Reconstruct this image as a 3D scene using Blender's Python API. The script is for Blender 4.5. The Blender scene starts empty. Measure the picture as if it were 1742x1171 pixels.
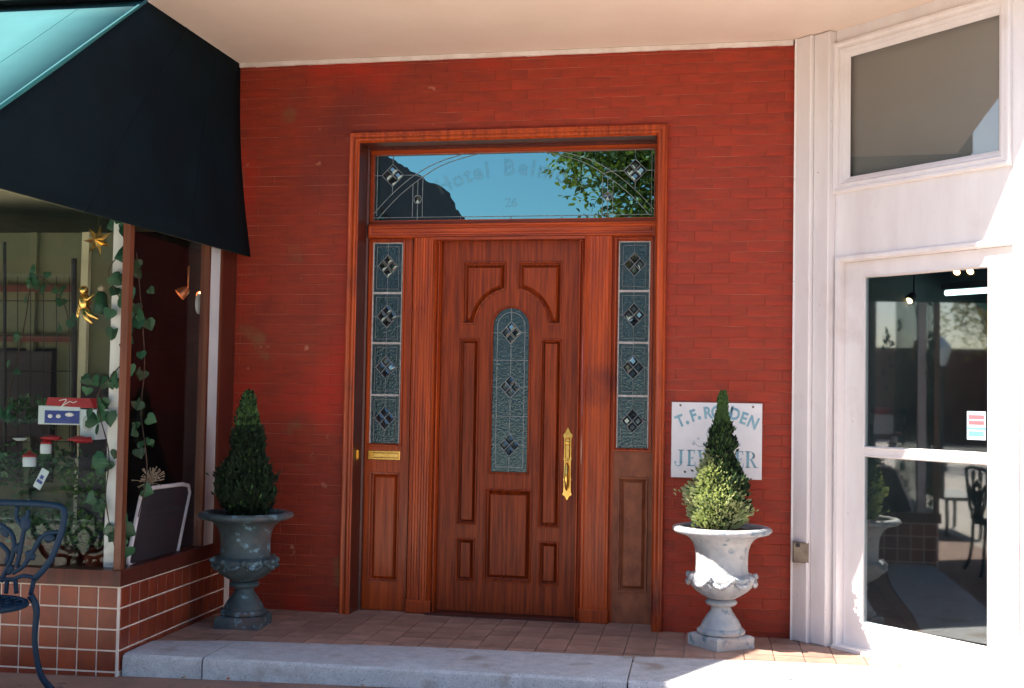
import bpy, math, random
from mathutils import Vector, Matrix, noise
from mathutils.geometry import tessellate_polygon
S = bpy.context.scene
C = S.collection
R = math.radians
random.seed(7)

# ------------------------------------------------------------------ camera, light, exposure
FP = 2102.81
CR = Vector((0.97810795, 0.20735823, 0.01753268)); CU = Vector((-0.00868621, -0.04349656, 0.99901582)); CF = Vector((-0.20791676, 0.97729761, 0.04074317))
CP = Vector((1.6951, -7.6524, 1.4307))
cam = bpy.data.cameras.new('camera'); co = bpy.data.objects.new('camera', cam); C.objects.link(co)
cam.sensor_width = 36; cam.lens = 36 * FP / 1742; cam.clip_end = 2000; cam.clip_start = 0.1
co.matrix_world = Matrix(((CR.x, CU.x, -CF.x, CP.x), (CR.y, CU.y, -CF.y, CP.y), (CR.z, CU.z, -CF.z, CP.z), (0, 0, 0, 1)))
S.camera = co
SD = Vector((0.976, 0.34, -1.0)).normalized()          # the way the sunlight travels
w = bpy.data.worlds.new('World'); S.world = w; w.use_nodes = True
sk = w.node_tree.nodes.new('ShaderNodeTexSky'); sk.sky_type = 'NISHITA'; sk.sun_disc = False
sk.sun_elevation = math.asin(-SD.z); sk.sun_rotation = math.atan2(-SD.x, -SD.y)
sk.dust_density = 0.8; sk.ozone_density = 1.2
w.node_tree.links.new(sk.outputs[0], w.node_tree.nodes['Background'].inputs[0])
w.node_tree.nodes['Background'].inputs[1].default_value = 0.075
sun = bpy.data.lights.new('sun', 'SUN'); so = bpy.data.objects.new('sun', sun); C.objects.link(so)
sun.energy = 5.0; sun.angle = R(0.5); sun.color = (1.0, 0.91, 0.78)
so.rotation_euler = SD.to_track_quat('-Z', 'Y').to_euler()
S.view_settings.view_transform = 'Standard'; S.view_settings.look = 'None'; S.view_settings.gamma = 1
S.view_settings.use_curve_mapping = False
S.view_settings.exposure = 2.10
S.render.engine = 'CYCLES'
S.cycles.max_bounces = 10; S.cycles.diffuse_bounces = 5; S.cycles.glossy_bounces = 5; S.cycles.transparent_max_bounces = 16
S.cycles.caustics_reflective = False; S.cycles.caustics_refractive = False

# ------------------------------------------------------------------ helpers
def at(u, v, p, n=(0, 1, 0)):
    """point of a measured plane (through p, normal n) seen at photo position u, v"""
    d = CF + CR * ((u - 871) / FP) - CU * ((v - 585.5) / FP)
    n = Vector(n); return CP + d * ((Vector(p) - CP).dot(n) / d.dot(n))

class MB:
    def __init__(s, M=None): s.v = []; s.f = []; s.M = M or Matrix()
    def add(s, vs, fs):
        o = len(s.v); M = s.M
        s.v += [tuple(M @ Vector(p)) for p in vs]; s.f += [tuple(i + o for i in f) for f in fs]; return s
    def box(s, x0, x1, y0, y1, z0, z1):
        if x0 > x1: x0, x1 = x1, x0
        if y0 > y1: y0, y1 = y1, y0
        if z0 > z1: z0, z1 = z1, z0
        return s.add([(x0,y0,z0),(x1,y0,z0),(x1,y1,z0),(x0,y1,z0),(x0,y0,z1),(x1,y0,z1),(x1,y1,z1),(x0,y1,z1)],
              [(0,3,2,1),(4,5,6,7),(0,1,5,4),(1,2,6,5),(2,3,7,6),(3,0,4,7)])
    def bbox(s, x0, x1, y0, y1, z0, z1, b=.004):
        """box whose front (-y) edges are chamfered"""
        if x0 > x1: x0, x1 = x1, x0
        if z0 > z1: z0, z1 = z1, z0
        return s.add([(x0,y1,z0),(x1,y1,z0),(x1,y1,z1),(x0,y1,z1),(x0,y0+b,z0),(x1,y0+b,z0),(x1,y0+b,z1),(x0,y0+b,z1),
               (x0+b,y0,z0+b),(x1-b,y0,z0+b),(x1-b,y0,z1-b),(x0+b,y0,z1-b)],
              [(0,1,2,3),(0,4,5,1),(1,5,6,2),(2,6,7,3),(3,7,4,0),(4,8,9,5),(5,9,10,6),(6,10,11,7),(7,11,8,4),(8,11,10,9)])
    def quad(s, a, b, c, d): return s.add([a, b, c, d], [(0, 1, 2, 3)])
    def prism(s, pts, y0, y1, holes=()):
        """outline in (x, z), extruded from y0 (front) to y1; holes allowed"""
        loops = [pts] + list(holes)
        tris = tessellate_polygon([[Vector((p[0], p[1], 0)) for p in l] for l in loops])
        flat = [p for l in loops for p in l]; n = len(flat)
        vs = [(p[0], y0, p[1]) for p in flat] + [(p[0], y1, p[1]) for p in flat]
        fs = [tuple(t) for t in tris] + [tuple(i + n for i in reversed(t)) for t in tris]
        o = 0
        for l in loops:
            m = len(l)
            for i in range(m):
                j = (i + 1) % m; fs.append((o+i, o+j, o+j+n, o+i+n))
            o += m
        return s.add(vs, fs)
    def tube(s, path, r, n=8, closed=False, cap=True):
        P = [Vector(p) for p in path]; m = len(P)
        rr = r if isinstance(r, (list, tuple)) else [r] * m
        vs = []; prev = None
        for i in range(m):
            a = P[i-1] if (i > 0 or closed) else P[i]; b = P[(i+1) % m] if (i < m-1 or closed) else P[i]
            t = (b - a).normalized()
            if prev is None:
                q = Vector((0, 0, 1)) if abs(t.z) < .9 else Vector((1, 0, 0)); x = t.cross(q).normalized()
            else: x = (prev - t * prev.dot(t)).normalized()
            prev = x; y = t.cross(x)
            for k in range(n):
                g = 2 * math.pi * k / n; vs.append(P[i] + (x * math.cos(g) + y * math.sin(g)) * rr[i])
        fs = []
        for i in range(m if closed else m - 1):
            for k in range(n):
                a = i * n + k; b = i * n + (k+1) % n; c = ((i+1) % m) * n + (k+1) % n; d = ((i+1) % m) * n + k
                fs.append((a, b, c, d))
        if cap and not closed: fs += [tuple(range(n))[::-1], tuple((m-1)*n + k for k in range(n))]
        return s.add(vs, fs)
    def lathe(s, prof, c=(0, 0, 0), n=40, fn=None):
        vs = []
        for (r, z) in prof:
            for k in range(n):
                g = 2 * math.pi * k / n; q = r
                if fn: q = fn(r, z, g)
                vs.append((c[0] + q * math.cos(g), c[1] + q * math.sin(g), c[2] + z))
        fs = []
        for i in range(len(prof) - 1):
            for k in range(n): fs.append((i*n+k, i*n+(k+1) % n, (i+1)*n+(k+1) % n, (i+1)*n+k))
        fs += [tuple(range(n))[::-1], tuple((len(prof)-1)*n+k for k in range(n))]
        return s.add(vs, fs)
    def rings(s, path, prof, closed=True, fill=True):
        """moulding: outline in (x, z) counter-clockwise, profile of (inset, y)"""
        m = len(path); P = [Vector((p[0], p[1])) for p in path]; N = []
        for i in range(m):
            a = P[i-1]; b = P[i]; c = P[(i+1) % m]
            if not closed and i == 0: e1 = e2 = (c - b).normalized()
            elif not closed and i == m-1: e1 = e2 = (b - a).normalized()
            else: e1 = (b - a).normalized(); e2 = (c - b).normalized()
            n1 = Vector((-e1.y, e1.x)); n2 = Vector((-e2.y, e2.x)); k = 1 + n1.dot(n2)
            N.append((n1 + n2) / max(k, .35))
        vs = []
        for (d, y) in prof:
            for i in range(m): q = P[i] + N[i] * d; vs.append((q.x, y, q.y))
        fs = []
        for j in range(len(prof) - 1):
            for i in range(m if closed else m-1):
                k = (i+1) % m; fs.append((j*m+i, j*m+k, (j+1)*m+k, (j+1)*m+i))
        s.add(vs, fs)
        if fill:
            o = len(s.v) - m; last = vs[-m:]
            t = tessellate_polygon([[Vector((p[0], p[2], 0)) for p in last]])
            s.f += [tuple(i + o for i in q) for q in t]
        return s
    def blob(s, c, r, n=8, m=5, sx=1, sy=1, sz=1, rough=0):
        vs = []; fs = []
        for i in range(m + 1):
            a = math.pi * i / m
            for k in range(n):
                g = 2 * math.pi * k / n; q = r * (1 + rough * random.uniform(-1, 1))
                vs.append((c[0] + q*sx*math.sin(a)*math.cos(g), c[1] + q*sy*math.sin(a)*math.sin(g), c[2] + q*sz*math.cos(a)))
        for i in range(m):
            for k in range(n): fs.append((i*n+k, (i+1)*n+k, (i+1)*n+(k+1) % n, i*n+(k+1) % n))
        return s.add(vs, fs)
    def build(s, name, mat, parent=None, smooth=False, label=None, kind=None, origin=None):
        me = bpy.data.meshes.new(name); 
        vs = s.v
        if origin is not None: vs = [(p[0]-origin[0], p[1]-origin[1], p[2]-origin[2]) for p in vs]
        me.from_pydata(vs, [], s.f); me.validate(); me.update()
        if mat: me.materials.append(mat)
        if smooth:
            me.polygons.foreach_set('use_smooth', [True] * len(me.polygons))
            if smooth != True:
                try: me.set_sharp_from_angle(angle=R(smooth))
                except Exception: pass
        o = bpy.data.objects.new(name, me); C.objects.link(o)
        if origin is not None: o.location = origin
        if parent:
            o.parent = parent
            if parent.get('_w'): o.location = Vector(o.location) - Vector(parent.location)
        if label: o['label'] = label
        if kind: o['kind'] = kind
        return o

def thing(name, label, cat, loc=(0, 0, 0), group=None, world=True, rz=0):
    o = bpy.data.objects.new(name, None); C.objects.link(o); o.location = loc; o.rotation_euler = (0, 0, rz)
    o.empty_display_size = .1
    if label: o['label'] = label
    if cat: o['category'] = cat
    if group: o['group'] = group
    if world: o['_w'] = 1
    return o
def tag(o, label, cat, group=None, kind=None):
    o['label'] = label; o['category'] = cat
    if group: o['group'] = group
    if kind: o['kind'] = kind
    return o

# ------------------------------------------------------------------ materials
def mat(name, c1, c2=None, rough=.6, metal=0, scale=(4, 4, 4), detail=6, bump=0, bscale=None, spots=None, ior=None, rand=0, coat=0, lo=.35, hi=.65, rough2=None, sheen=0, spec=.5):
    m = bpy.data.materials.new(name); m.use_nodes = True; nt = m.node_tree; N = nt.nodes; L = nt.links
    b = N['Principled BSDF']; b.inputs['Roughness'].default_value = rough; b.inputs['Metallic'].default_value = metal
    b.inputs['Specular IOR Level'].default_value = spec
    if ior: b.inputs['IOR'].default_value = ior
    if coat: b.inputs['Coat Weight'].default_value = coat; b.inputs['Coat Roughness'].default_value = .12
    if sheen: b.inputs['Sheen Weight'].default_value = sheen
    tc = N.new('ShaderNodeTexCoord'); mp = N.new('ShaderNodeMapping'); mp.inputs['Scale'].default_value = scale
    L.new(tc.outputs['Object'], mp.inputs['Vector'])
    oi = N.new('ShaderNodeObjectInfo')
    ad = N.new('ShaderNodeVectorMath'); ad.operation = 'ADD'
    ml = N.new('ShaderNodeVectorMath'); ml.operation = 'SCALE'; ml.inputs[0].default_value = (31.7, 17.3, 23.9)
    L.new(oi.outputs['Random'], ml.inputs['Scale']); L.new(mp.outputs[0], ad.inputs[0]); L.new(ml.outputs[0], ad.inputs[1])
    nz = N.new('ShaderNodeTexNoise'); nz.inputs['Scale'].default_value = 1; nz.inputs['Detail'].default_value = detail; nz.inputs['Roughness'].default_value = .62
    L.new(ad.outputs[0], nz.inputs['Vector'])
    if c2 is None: c2 = tuple(x * .8 for x in c1)
    mr = N.new('ShaderNodeMapRange'); mr.inputs['From Min'].default_value = lo; mr.inputs['From Max'].default_value = hi
    L.new(nz.outputs['Fac'], mr.inputs['Value'])
    mx = N.new('ShaderNodeMix'); mx.data_type = 'RGBA'; mx.inputs['A'].default_value = (*c1, 1); mx.inputs['B'].default_value = (*c2, 1)
    L.new(mr.outputs[0], mx.inputs['Factor']); col = mx.outputs['Result']
    if spots:      # (colour, scale, threshold, softness)
        for (sc, ss, th, sf) in spots:
            n2 = N.new('ShaderNodeTexNoise'); n2.inputs['Scale'].default_value = ss; n2.inputs['Detail'].default_value = 5
            L.new(tc.outputs['Object'], n2.inputs['Vector'])
            r2 = N.new('ShaderNodeMapRange'); r2.inputs['From Min'].default_value = th; r2.inputs['From Max'].default_value = th + sf
            L.new(n2.outputs['Fac'], r2.inputs['Value'])
            m2 = N.new('ShaderNodeMix'); m2.data_type = 'RGBA'; m2.inputs['B'].default_value = (*sc, 1)
            L.new(r2.outputs[0], m2.inputs['Factor']); L.new(col, m2.inputs['A']); col = m2.outputs['Result']
    if rand:
        hs = N.new('ShaderNodeHueSaturation'); r3 = N.new('ShaderNodeMapRange'); r3.inputs['To Min'].default_value = 1 - rand; r3.inputs['To Max'].default_value = 1 + rand
        L.new(oi.outputs['Random'], r3.inputs['Value']); L.new(r3.outputs[0], hs.inputs['Value']); L.new(col, hs.inputs['Color']); col = hs.outputs[0]
    L.new(col, b.inputs['Base Color'])
    if rough2 is not None:
        r4 = N.new('ShaderNodeMapRange'); r4.inputs['From Min'].default_value = .3; r4.inputs['From Max'].default_value = .7
        r4.inputs['To Min'].default_value = rough; r4.inputs['To Max'].default_value = rough2
        L.new(nz.outputs['Fac'], r4.inputs['Value']); L.new(r4.outputs[0], b.inputs['Roughness'])
    if bump:
        nb = nz
        if bscale:
            nb = N.new('ShaderNodeTexNoise'); nb.inputs['Scale'].default_value = bscale; nb.inputs['Detail'].default_value = 4
            L.new(tc.outputs['Object'], nb.inputs['Vector'])
        bp = N.new('ShaderNodeBump'); bp.inputs['Strength'].default_value = 1; bp.inputs['Distance'].default_value = bump
        L.new(nb.outputs['Fac'], bp.inputs['Height']); L.new(bp.outputs[0], b.inputs['Normal'])
    return m

def emit(name, c, s):
    m = bpy.data.materials.new(name); m.use_nodes = True; b = m.node_tree.nodes['Principled BSDF']
    b.inputs['Base Color'].default_value = (*c, 1); b.inputs['Emission Color'].default_value = (*c, 1); b.inputs['Emission Strength'].default_value = s
    return m

def glass(name, ior=1.55, tint=(.85, .9, .88), rough=0.0, bump=0, bscale=60, body=None, bodyf=0.0, gtint=(1, 1, 1)):
    """pane: clear (optionally partly opaque body) under a Fresnel reflection"""
    m = bpy.data.materials.new(name); m.use_nodes = True; nt = m.node_tree; N = nt.nodes; L = nt.links
    for n in list(N):
        if n.type != 'OUTPUT_MATERIAL': N.remove(n)
    out = [n for n in N if n.type == 'OUTPUT_MATERIAL'][0]
    tr = N.new('ShaderNodeBsdfTransparent'); tr.inputs[0].default_value = (*tint, 1)
    base = tr.outputs[0]
    if body:
        df = N.new('ShaderNodeBsdfDiffuse'); df.inputs[0].default_value = (*body, 1)
        m1 = N.new('ShaderNodeMixShader'); m1.inputs[0].default_value = bodyf
        L.new(tr.outputs[0], m1.inputs[1]); L.new(df.outputs[0], m1.inputs[2]); base = m1.outputs[0]
    gl = N.new('ShaderNodeBsdfGlossy'); gl.inputs['Roughness'].default_value = rough; gl.inputs[0].default_value = (*gtint, 1)
    fr = N.new('ShaderNodeFresnel'); ge = N.new('ShaderNodeNewGeometry'); im = N.new('ShaderNodeMapRange')
    im.inputs['To Min'].default_value = ior; im.inputs['To Max'].default_value = 1 / ior      # same reflectance on the back face of the pane
    L.new(ge.outputs['Backfacing'], im.inputs['Value']); L.new(im.outputs[0], fr.inputs[0])
    mx = N.new('ShaderNodeMixShader'); L.new(fr.outputs[0], mx.inputs[0]); L.new(base, mx.inputs[1]); L.new(gl.outputs[0], mx.inputs[2])
    L.new(mx.outputs[0], out.inputs[0])
    if bump:
        tc = N.new('ShaderNodeTexCoord'); nz = N.new('ShaderNodeTexNoise'); nz.inputs['Scale'].default_value = bscale; nz.inputs['Detail'].default_value = 2
        L.new(tc.outputs['Object'], nz.inputs['Vector']); bp = N.new('ShaderNodeBump'); bp.inputs['Distance'].default_value = bump; bp.inputs['Strength'].default_value = 1
        L.new(nz.outputs['Fac'], bp.inputs['Height']); L.new(bp.outputs[0], gl.inputs['Normal']); L.new(bp.outputs[0], fr.inputs['Normal'])
    return m

M = {}
M['brick'] = mat('painted_brick', (.32, .036, .013), (.22, .027, .013), .60, 0, spec=.35, scale=(5, 5, 30), bump=.0008, bscale=90, rand=.05,
                 spots=[((.48, .024, .009), .9, .50, .12), ((.17, .024, .015), 1.3, .53, .16), ((.24, .085, .035), 2.6, .63, .07), ((.46, .16, .10), 9, .67, .05), ((.13, .02, .015), 38, .70, .04)])
M['joint'] = mat('painted_mortar', (.30, .042, .018), (.50, .16, .10), .8, 0, (3, 3, 9), bump=.002, bscale=60, lo=.42, hi=.66)
M['wood_v'] = mat('mahogany_upright', (.50, .074, .008), (.22, .026, .0035), .30, 0, spec=.4, scale=(45, 45, 1.6), detail=7, bump=.0004, coat=.12, rough2=.42, rand=.10,
                  spots=[((.09, .007, .006), 1.7, .56, .2)])
M['wood_h'] = mat('mahogany_level', (.50, .074, .008), (.22, .026, .0035), .30, 0, spec=.4, scale=(1.6, 45, 45), detail=7, bump=.0004, coat=.12, rough2=.42, rand=.08)
M['wood_door'] = mat('mahogany_door', (.34, .050, .006), (.12, .015, .003), .42, 0, spec=.3, scale=(60, 60, 2.2), detail=7, bump=.0004, coat=.06, rough2=.5,
                  spots=[((.07, .007, .008), 1.3, .58, .2)], rand=.08)
M['wood_burl'] = mat('weathered_plywood', (.34, .105, .042), (.20, .055, .022), .6, 0, (14, 14, 9), detail=8, bump=.0005)
M['wood_dark'] = mat('dark_stained_wood', (.11, .022, .012), (.05, .010, .008), .4, 0, (40, 40, 2), bump=.0004)
M['oak'] = mat('varnished_oak', (.16, .052, .024), (.09, .028, .014), .40, 0, (40, 40, 2), bump=.0003, coat=.3)
M['brass'] = mat('polished_brass', (.95, .66, .20), (.80, .50, .12), .22, 1, (30, 30, 30))
M['gold'] = mat('gold_foil', (.95, .62, .20), (.65, .38, .10), .25, 1, (20, 20, 20))
M['came'] = mat('lead_came', (.42, .45, .46), (.28, .30, .31), .4, .3, (30, 30, 30))
M['putty'] = mat('pale_glazing_edge', (.62, .60, .58), (.40, .36, .34), .7, 0, (30, 30, 30))
M['soffit'] = mat('beige_soffit_paint', (.80, .67, .58), (.74, .61, .52), .75, 0, (1.2, 1.2, 1.2), bump=.0006, bscale=30)
M['white'] = mat('white_trim_paint', (.80, .77, .77), (.72, .68, .68), .5, 0, (6, 6, 1.2), bump=.0007, bscale=55, spots=[((.62, .56, .54), 2.6, .60, .16), ((.40, .34, .30), 34, .735, .03)])
M['trimline'] = mat('white_cornice_paint', (.80, .74, .70), (.66, .58, .52), .6, 0, (8, 8, 8))
M['awn_front'] = mat('sunlit_teal_canvas', (.028, .17, .195), (.024, .15, .175), .9, 0, (3, 3, 3), bump=.0006, bscale=300)  # same canvas as the side, sunlight put into a lighter colour
M['awn_side'] = mat('shaded_teal_canvas', (.004, .012, .018), (.003, .007, .011), .85, 0, (2, 2, 2), spec=.08, bump=.0008, bscale=250)  # same canvas as the street slope, shade put into a near-black colour
M['tile_wall'] = mat('glazed_terracotta', (.25, .044, .015), (.15, .027, .015), .32, 0, (6, 6, 6), bump=.0006, bscale=30, rand=.18, ior=1.5)
M['tile_floor'] = mat('quarry_tile', (.40, .25, .19), (.27, .16, .125), .55, 0, (7, 7, 7), bump=.0008, bscale=50, rand=.20, spots=[((.46, .38, .32), 4, .60, .12), ((.16, .10, .085), 2.2, .54, .16), ((.07, .05, .045), 30, .70, .04)])
M['grout'] = mat('pale_grout', (.80, .73, .67), (.66, .57, .50), .85, 0, (12, 12, 12), bump=.001, bscale=80)
M['grout_floor'] = mat('worn_floor_grout', (.78, .68, .60), (.55, .46, .40), .85, 0, (9, 9, 9), bump=.001, bscale=80)
M['granite'] = mat('grey_granite', (.52, .53, .55), (.40, .41, .43), .8, 0, (14, 14, 14), detail=8, bump=.0025, bscale=70,
                   spots=[((.18, .17, .18), 160, .60, .05), ((.62, .62, .64), 120, .62, .05), ((.30, .26, .23), 3.5, .57, .12)])
M['walk'] = mat('brown_brick_pavement', (.30, .17, .125), (.20, .11, .085), .85, 0, (3, 3, 3), detail=8, bump=.003, bscale=40, spots=[((.10, .07, .06), 12, .64, .08)])
M['paving'] = mat('sunlit_concrete_paving', (.56, .50, .44), (.47, .42, .37), .9, 0, (2, 2, 2), bump=.002, bscale=30)
M['asphalt'] = mat('asphalt', (.055, .055, .058), (.04, .04, .042), .9, 0, (5, 5, 5), bump=.003, bscale=90)
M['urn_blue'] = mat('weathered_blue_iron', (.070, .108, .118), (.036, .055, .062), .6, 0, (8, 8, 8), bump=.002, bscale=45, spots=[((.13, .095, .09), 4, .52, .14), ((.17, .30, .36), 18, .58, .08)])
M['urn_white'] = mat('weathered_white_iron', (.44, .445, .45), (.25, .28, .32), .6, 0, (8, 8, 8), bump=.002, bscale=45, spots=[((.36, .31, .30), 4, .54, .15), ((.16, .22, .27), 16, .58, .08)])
M['soil'] = mat('bark_mulch', (.10, .055, .035), (.05, .03, .02), .95, 0, (40, 40, 40), bump=.006, bscale=60)
M['leaf_dark'] = mat('dark_conifer_needles', (.022, .045, .020), (.012, .022, .014), .65, 0, spec=.2, scale=(14, 14, 14))
M['leaf_mid'] = mat('green_conifer_tips', (.06, .14, .03), (.03, .075, .02), .6, 0, (14, 14, 14))
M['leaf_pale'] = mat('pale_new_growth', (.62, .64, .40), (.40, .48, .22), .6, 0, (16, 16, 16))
M['bark'] = mat('bark', (.07, .045, .03), (.04, .025, .018), .9, 0, (20, 20, 5), bump=.003)
M['ivy'] = mat('ivy_leaf', (.022, .095, .032), (.012, .045, .028), .45, 0, spec=.3, scale=(20, 20, 20), rand=.3)
M['plant'] = mat('shop_plant_leaf', (.05, .13, .05), (.02, .06, .03), .5, 0, (9, 9, 9))
M['tree_leaf'] = mat('yellowing_leaf', (.20, .19, .04), (.08, .11, .03), .6, 0, (3, 3, 3))
def translucent(m, c, f):
    nt = m.node_tree; N = nt.nodes; L = nt.links; b = N['Principled BSDF']; out = [n for n in N if n.type == 'OUTPUT_MATERIAL'][0]
    t = N.new('ShaderNodeBsdfTranslucent'); t.inputs[0].default_value = (*c, 1); x = N.new('ShaderNodeMixShader'); x.inputs[0].default_value = f
    L.new(b.outputs[0], x.inputs[1]); L.new(t.outputs[0], x.inputs[2]); L.new(x.outputs[0], out.inputs[0])
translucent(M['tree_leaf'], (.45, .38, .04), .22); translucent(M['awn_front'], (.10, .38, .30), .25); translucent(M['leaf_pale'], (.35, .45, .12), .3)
M['blue_iron'] = mat('blue_painted_iron', (.004, .021, .046), (.006, .025, .06), .55, 0, spec=.2, scale=(12, 12, 12), bump=.001, bscale=60)
M['black'] = mat('black_matt', (.012, .012, .014), None, .7)
M['signwhite'] = mat('painted_sign_board', (.78, .77, .78), (.70, .70, .72), .45, 0, (6, 6, 6), spots=[((.55, .52, .50), 14, .68, .05)])
M['signblue'] = mat('sign_blue_paint', (.16, .36, .46), (.26, .45, .53), .5, 0, (14, 14, 14))
M['signgrey'] = mat('sign_grey_paint', (.36, .40, .47), (.46, .48, .53), .5, 0, (14, 14, 14))
M['etch'] = glass('etched_lettering', 1.02, (1, 1, 1), .5, 0, 1, (.20, .24, .22), .11)
M['box'] = mat('weathered_box_metal', (.23, .19, .14), (.13, .10, .08), .55, .4, (12, 12, 12))
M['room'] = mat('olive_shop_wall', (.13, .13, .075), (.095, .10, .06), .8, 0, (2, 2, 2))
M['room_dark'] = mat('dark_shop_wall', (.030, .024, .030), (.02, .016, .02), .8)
M['room_ceiling'] = mat('cream_shop_ceiling', (.55, .52, .36), None, .8)
M['bluewhite'] = mat('white_enamel', (.65, .72, .76), (.55, .62, .66), .3)
M['navy'] = mat('blue_print', (.03, .06, .30), None, .4)
M['red'] = mat('red_print', (.42, .02, .03), (.30, .015, .02), .4)
M['straw'] = mat('dried_straw', (.42, .33, .22), (.25, .20, .14), .8, 0, (30, 30, 30))
M['backboard'] = mat('reflection_grey_board', (.37, .38, .38), (.32, .335, .34), .8, 0, (1, 1, 1))  # grey carries the soffit's reflection in the upper pane
M['far_brick'] = mat('far_brick', (.20, .075, .05), (.14, .05, .04), .85, 0, (1, 1, 1))
M['far_pale'] = mat('far_render', (.42, .40, .36), (.36, .34, .31), .85, 0, (1, 1, 1))
M['far_blue'] = mat('far_blue_awning', (.03, .12, .24), None, .8)
M['lampgrey'] = mat('lamp_post_paint', (.03, .04, .045), None, .5)
M['tubelight'] = emit('tube_light', (.75, 1.0, .92), 1.3)
M['warm'] = emit('warm_bulb', (1.0, .62, .30), 2.5)
M['copper'] = mat('copper_shade', (.60, .22, .08), (.45, .15, .06), .35, .7)
M['glass'] = glass('shop_window_glass', 1.40, (.95, .98, .97), gtint=(.45, .52, .52))
M['glass_side'] = glass('side_window_glass', 1.22, (.97, .96, .97), gtint=(.5, .5, .6))
M['glass_door'] = glass('tinted_door_glass', 1.85, (.80, .86, .88), .025)
M['glass_transom'] = glass('clear_transom_glass', 3.0, (.10, .11, .12), .0, .00020, 7, gtint=(.42, .92, 1.0))
M['glass_antique'] = glass('antique_textured_glass', 1.8, (.10, .12, .12), .14, .0042, 75, (.018, .034, .038), .85, (.62, .92, 1))
M['glass_bevel'] = glass('bevel_glass', 2.4, (.05, .06, .06), .03, 0, 1, (.01, .015, .018), .8, (.7, .95, 1))
M['glass_up'] = glass('upper_window_glass', 1.7, (.85, .85, .83))

# ------------------------------------------------------------------ frames of reference
TH = R(3.2)
LO = Vector((-1.72, -1.57, 0))
ML = Matrix.Translation(LO) @ Matrix.Rotation(TH, 4, 'Z')      # left shop and landing: x along the shop front, y into the building
KB = 1.8855                                                     # bay wall: x + y = KB
MBY = Matrix.Translation((1.797, KB - 1.797, 0)) @ Matrix.Rotation(R(-45), 4, 'Z')  # bay: x along its face (forward right), y into the shop
def bx(x): return (x - 1.797) * math.sqrt(2)                    # world x on the bay face -> distance along it

# ------------------------------------------------------------------ ground
def walk_z(x): return -.112 + .012 * (x + 1.7)
def st(name, mb, m, **k): o = mb.build(name, m, None, **k); o['kind'] = 'structure'; return o
g = MB(); xs = [-60, -30, -14, -6, -3, -1.7, 0, 1.5, 3, 6, 14, 30, 60]
def wz(x): return walk_z(max(-3, min(3, x)))
for i in range(len(xs)-1):
    a, b = xs[i], xs[i+1]
    g.quad((a, -2.6, wz(a)), (b, -2.6, wz(b)), (b, .3, wz(b)), (a, .3, wz(a)))
st('brick_pavement_strip', g, M['walk'])
g = MB()
for i in range(len(xs)-1):
    a, b = xs[i], xs[i+1]
    g.quad((a, -8.6, wz(a)), (b, -8.6, wz(b)), (b, -2.6, wz(b)), (a, -2.6, wz(a)))
st('pavement', g, M['paving'])
g = MB(); g.box(-60, 60, -8.76, -8.6, -.5, -.085); st('street_kerb', g, M['granite'])
g = MB(); g.quad((-300, -19, -.24), (300, -19, -.24), (300, -8.76, -.24), (-300, -8.76, -.24)); st('road', g, M['asphalt'])
g = MB(); g.quad((-300, -13.96, -.236), (300, -13.96, -.236), (300, -13.84, -.236), (-300, -13.84, -.236)); st('road_centre_line', g, mat('yellow_line', (.5, .35, .05), None, .8))
g = MB(); g.box(-60, 60, -24, -19, -.5, -.10); st('far_pavement', g, M['paving'])
g = MB(); g.quad((-900, -900, -.6), (900, -900, -.6), (900, 900, -.6), (-900, 900, -.6)); st('ground', g, M['asphalt'])

# landing: granite kerb stones along its front, quarry tiles behind
ld = MB(ML); ld.box(.0, 5.2, .06, 2.2, -.45, -.010); land = st('landing_bed', ld, M['grout_floor'])
pitch = .165; t = MB(); t.box(-.0795, .0795, -.0795, .0795, -.012, 0); tm = None
rows = 11; k = 0
BOUND = [(.0, .395), (.47, .50), (1.46, .59), (2.65, .61), (3.6, .67), (5.2, .67)]
def bound(a):
    for (a0, b0), (a1, b1) in zip(BOUND, BOUND[1:]):
        if a <= a1: return b0 + (b1 - b0) * (a - a0) / (a1 - a0)
    return BOUND[-1][1]
tiles = []
for j in range(rows):
    off = 0
    for i in range(34):
        a = .012 + pitch * (i + .5) + off; b = .37 + pitch * (j + .5)
        if b + pitch / 2 < bound(a) or a > 5.1: continue
        wp = ML @ Vector((a, b, 0))
        if wp.x > 2.25 and wp.x + wp.y > KB + .3: continue
        if wp.y > .25 or (wp.y > .12 and abs(wp.x) > 1.05 ): continue
        if abs(wp.x) > 1.1 and wp.y > .12: continue
        tiles.append((a, b))
t0 = None
for (a, b) in tiles:
    if t0 is None: o = t0 = t.build('floor_tile', M['tile_floor'], None)
    else: o = t0.copy(); C.objects.link(o)
    o.parent = land
    o.location = ML @ Vector((a, b, random.uniform(-.001, .0012))); o.rotation_euler = (random.uniform(-.004, .004), random.uniform(-.004, .004), TH + random.uniform(-.006, .006))

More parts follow.
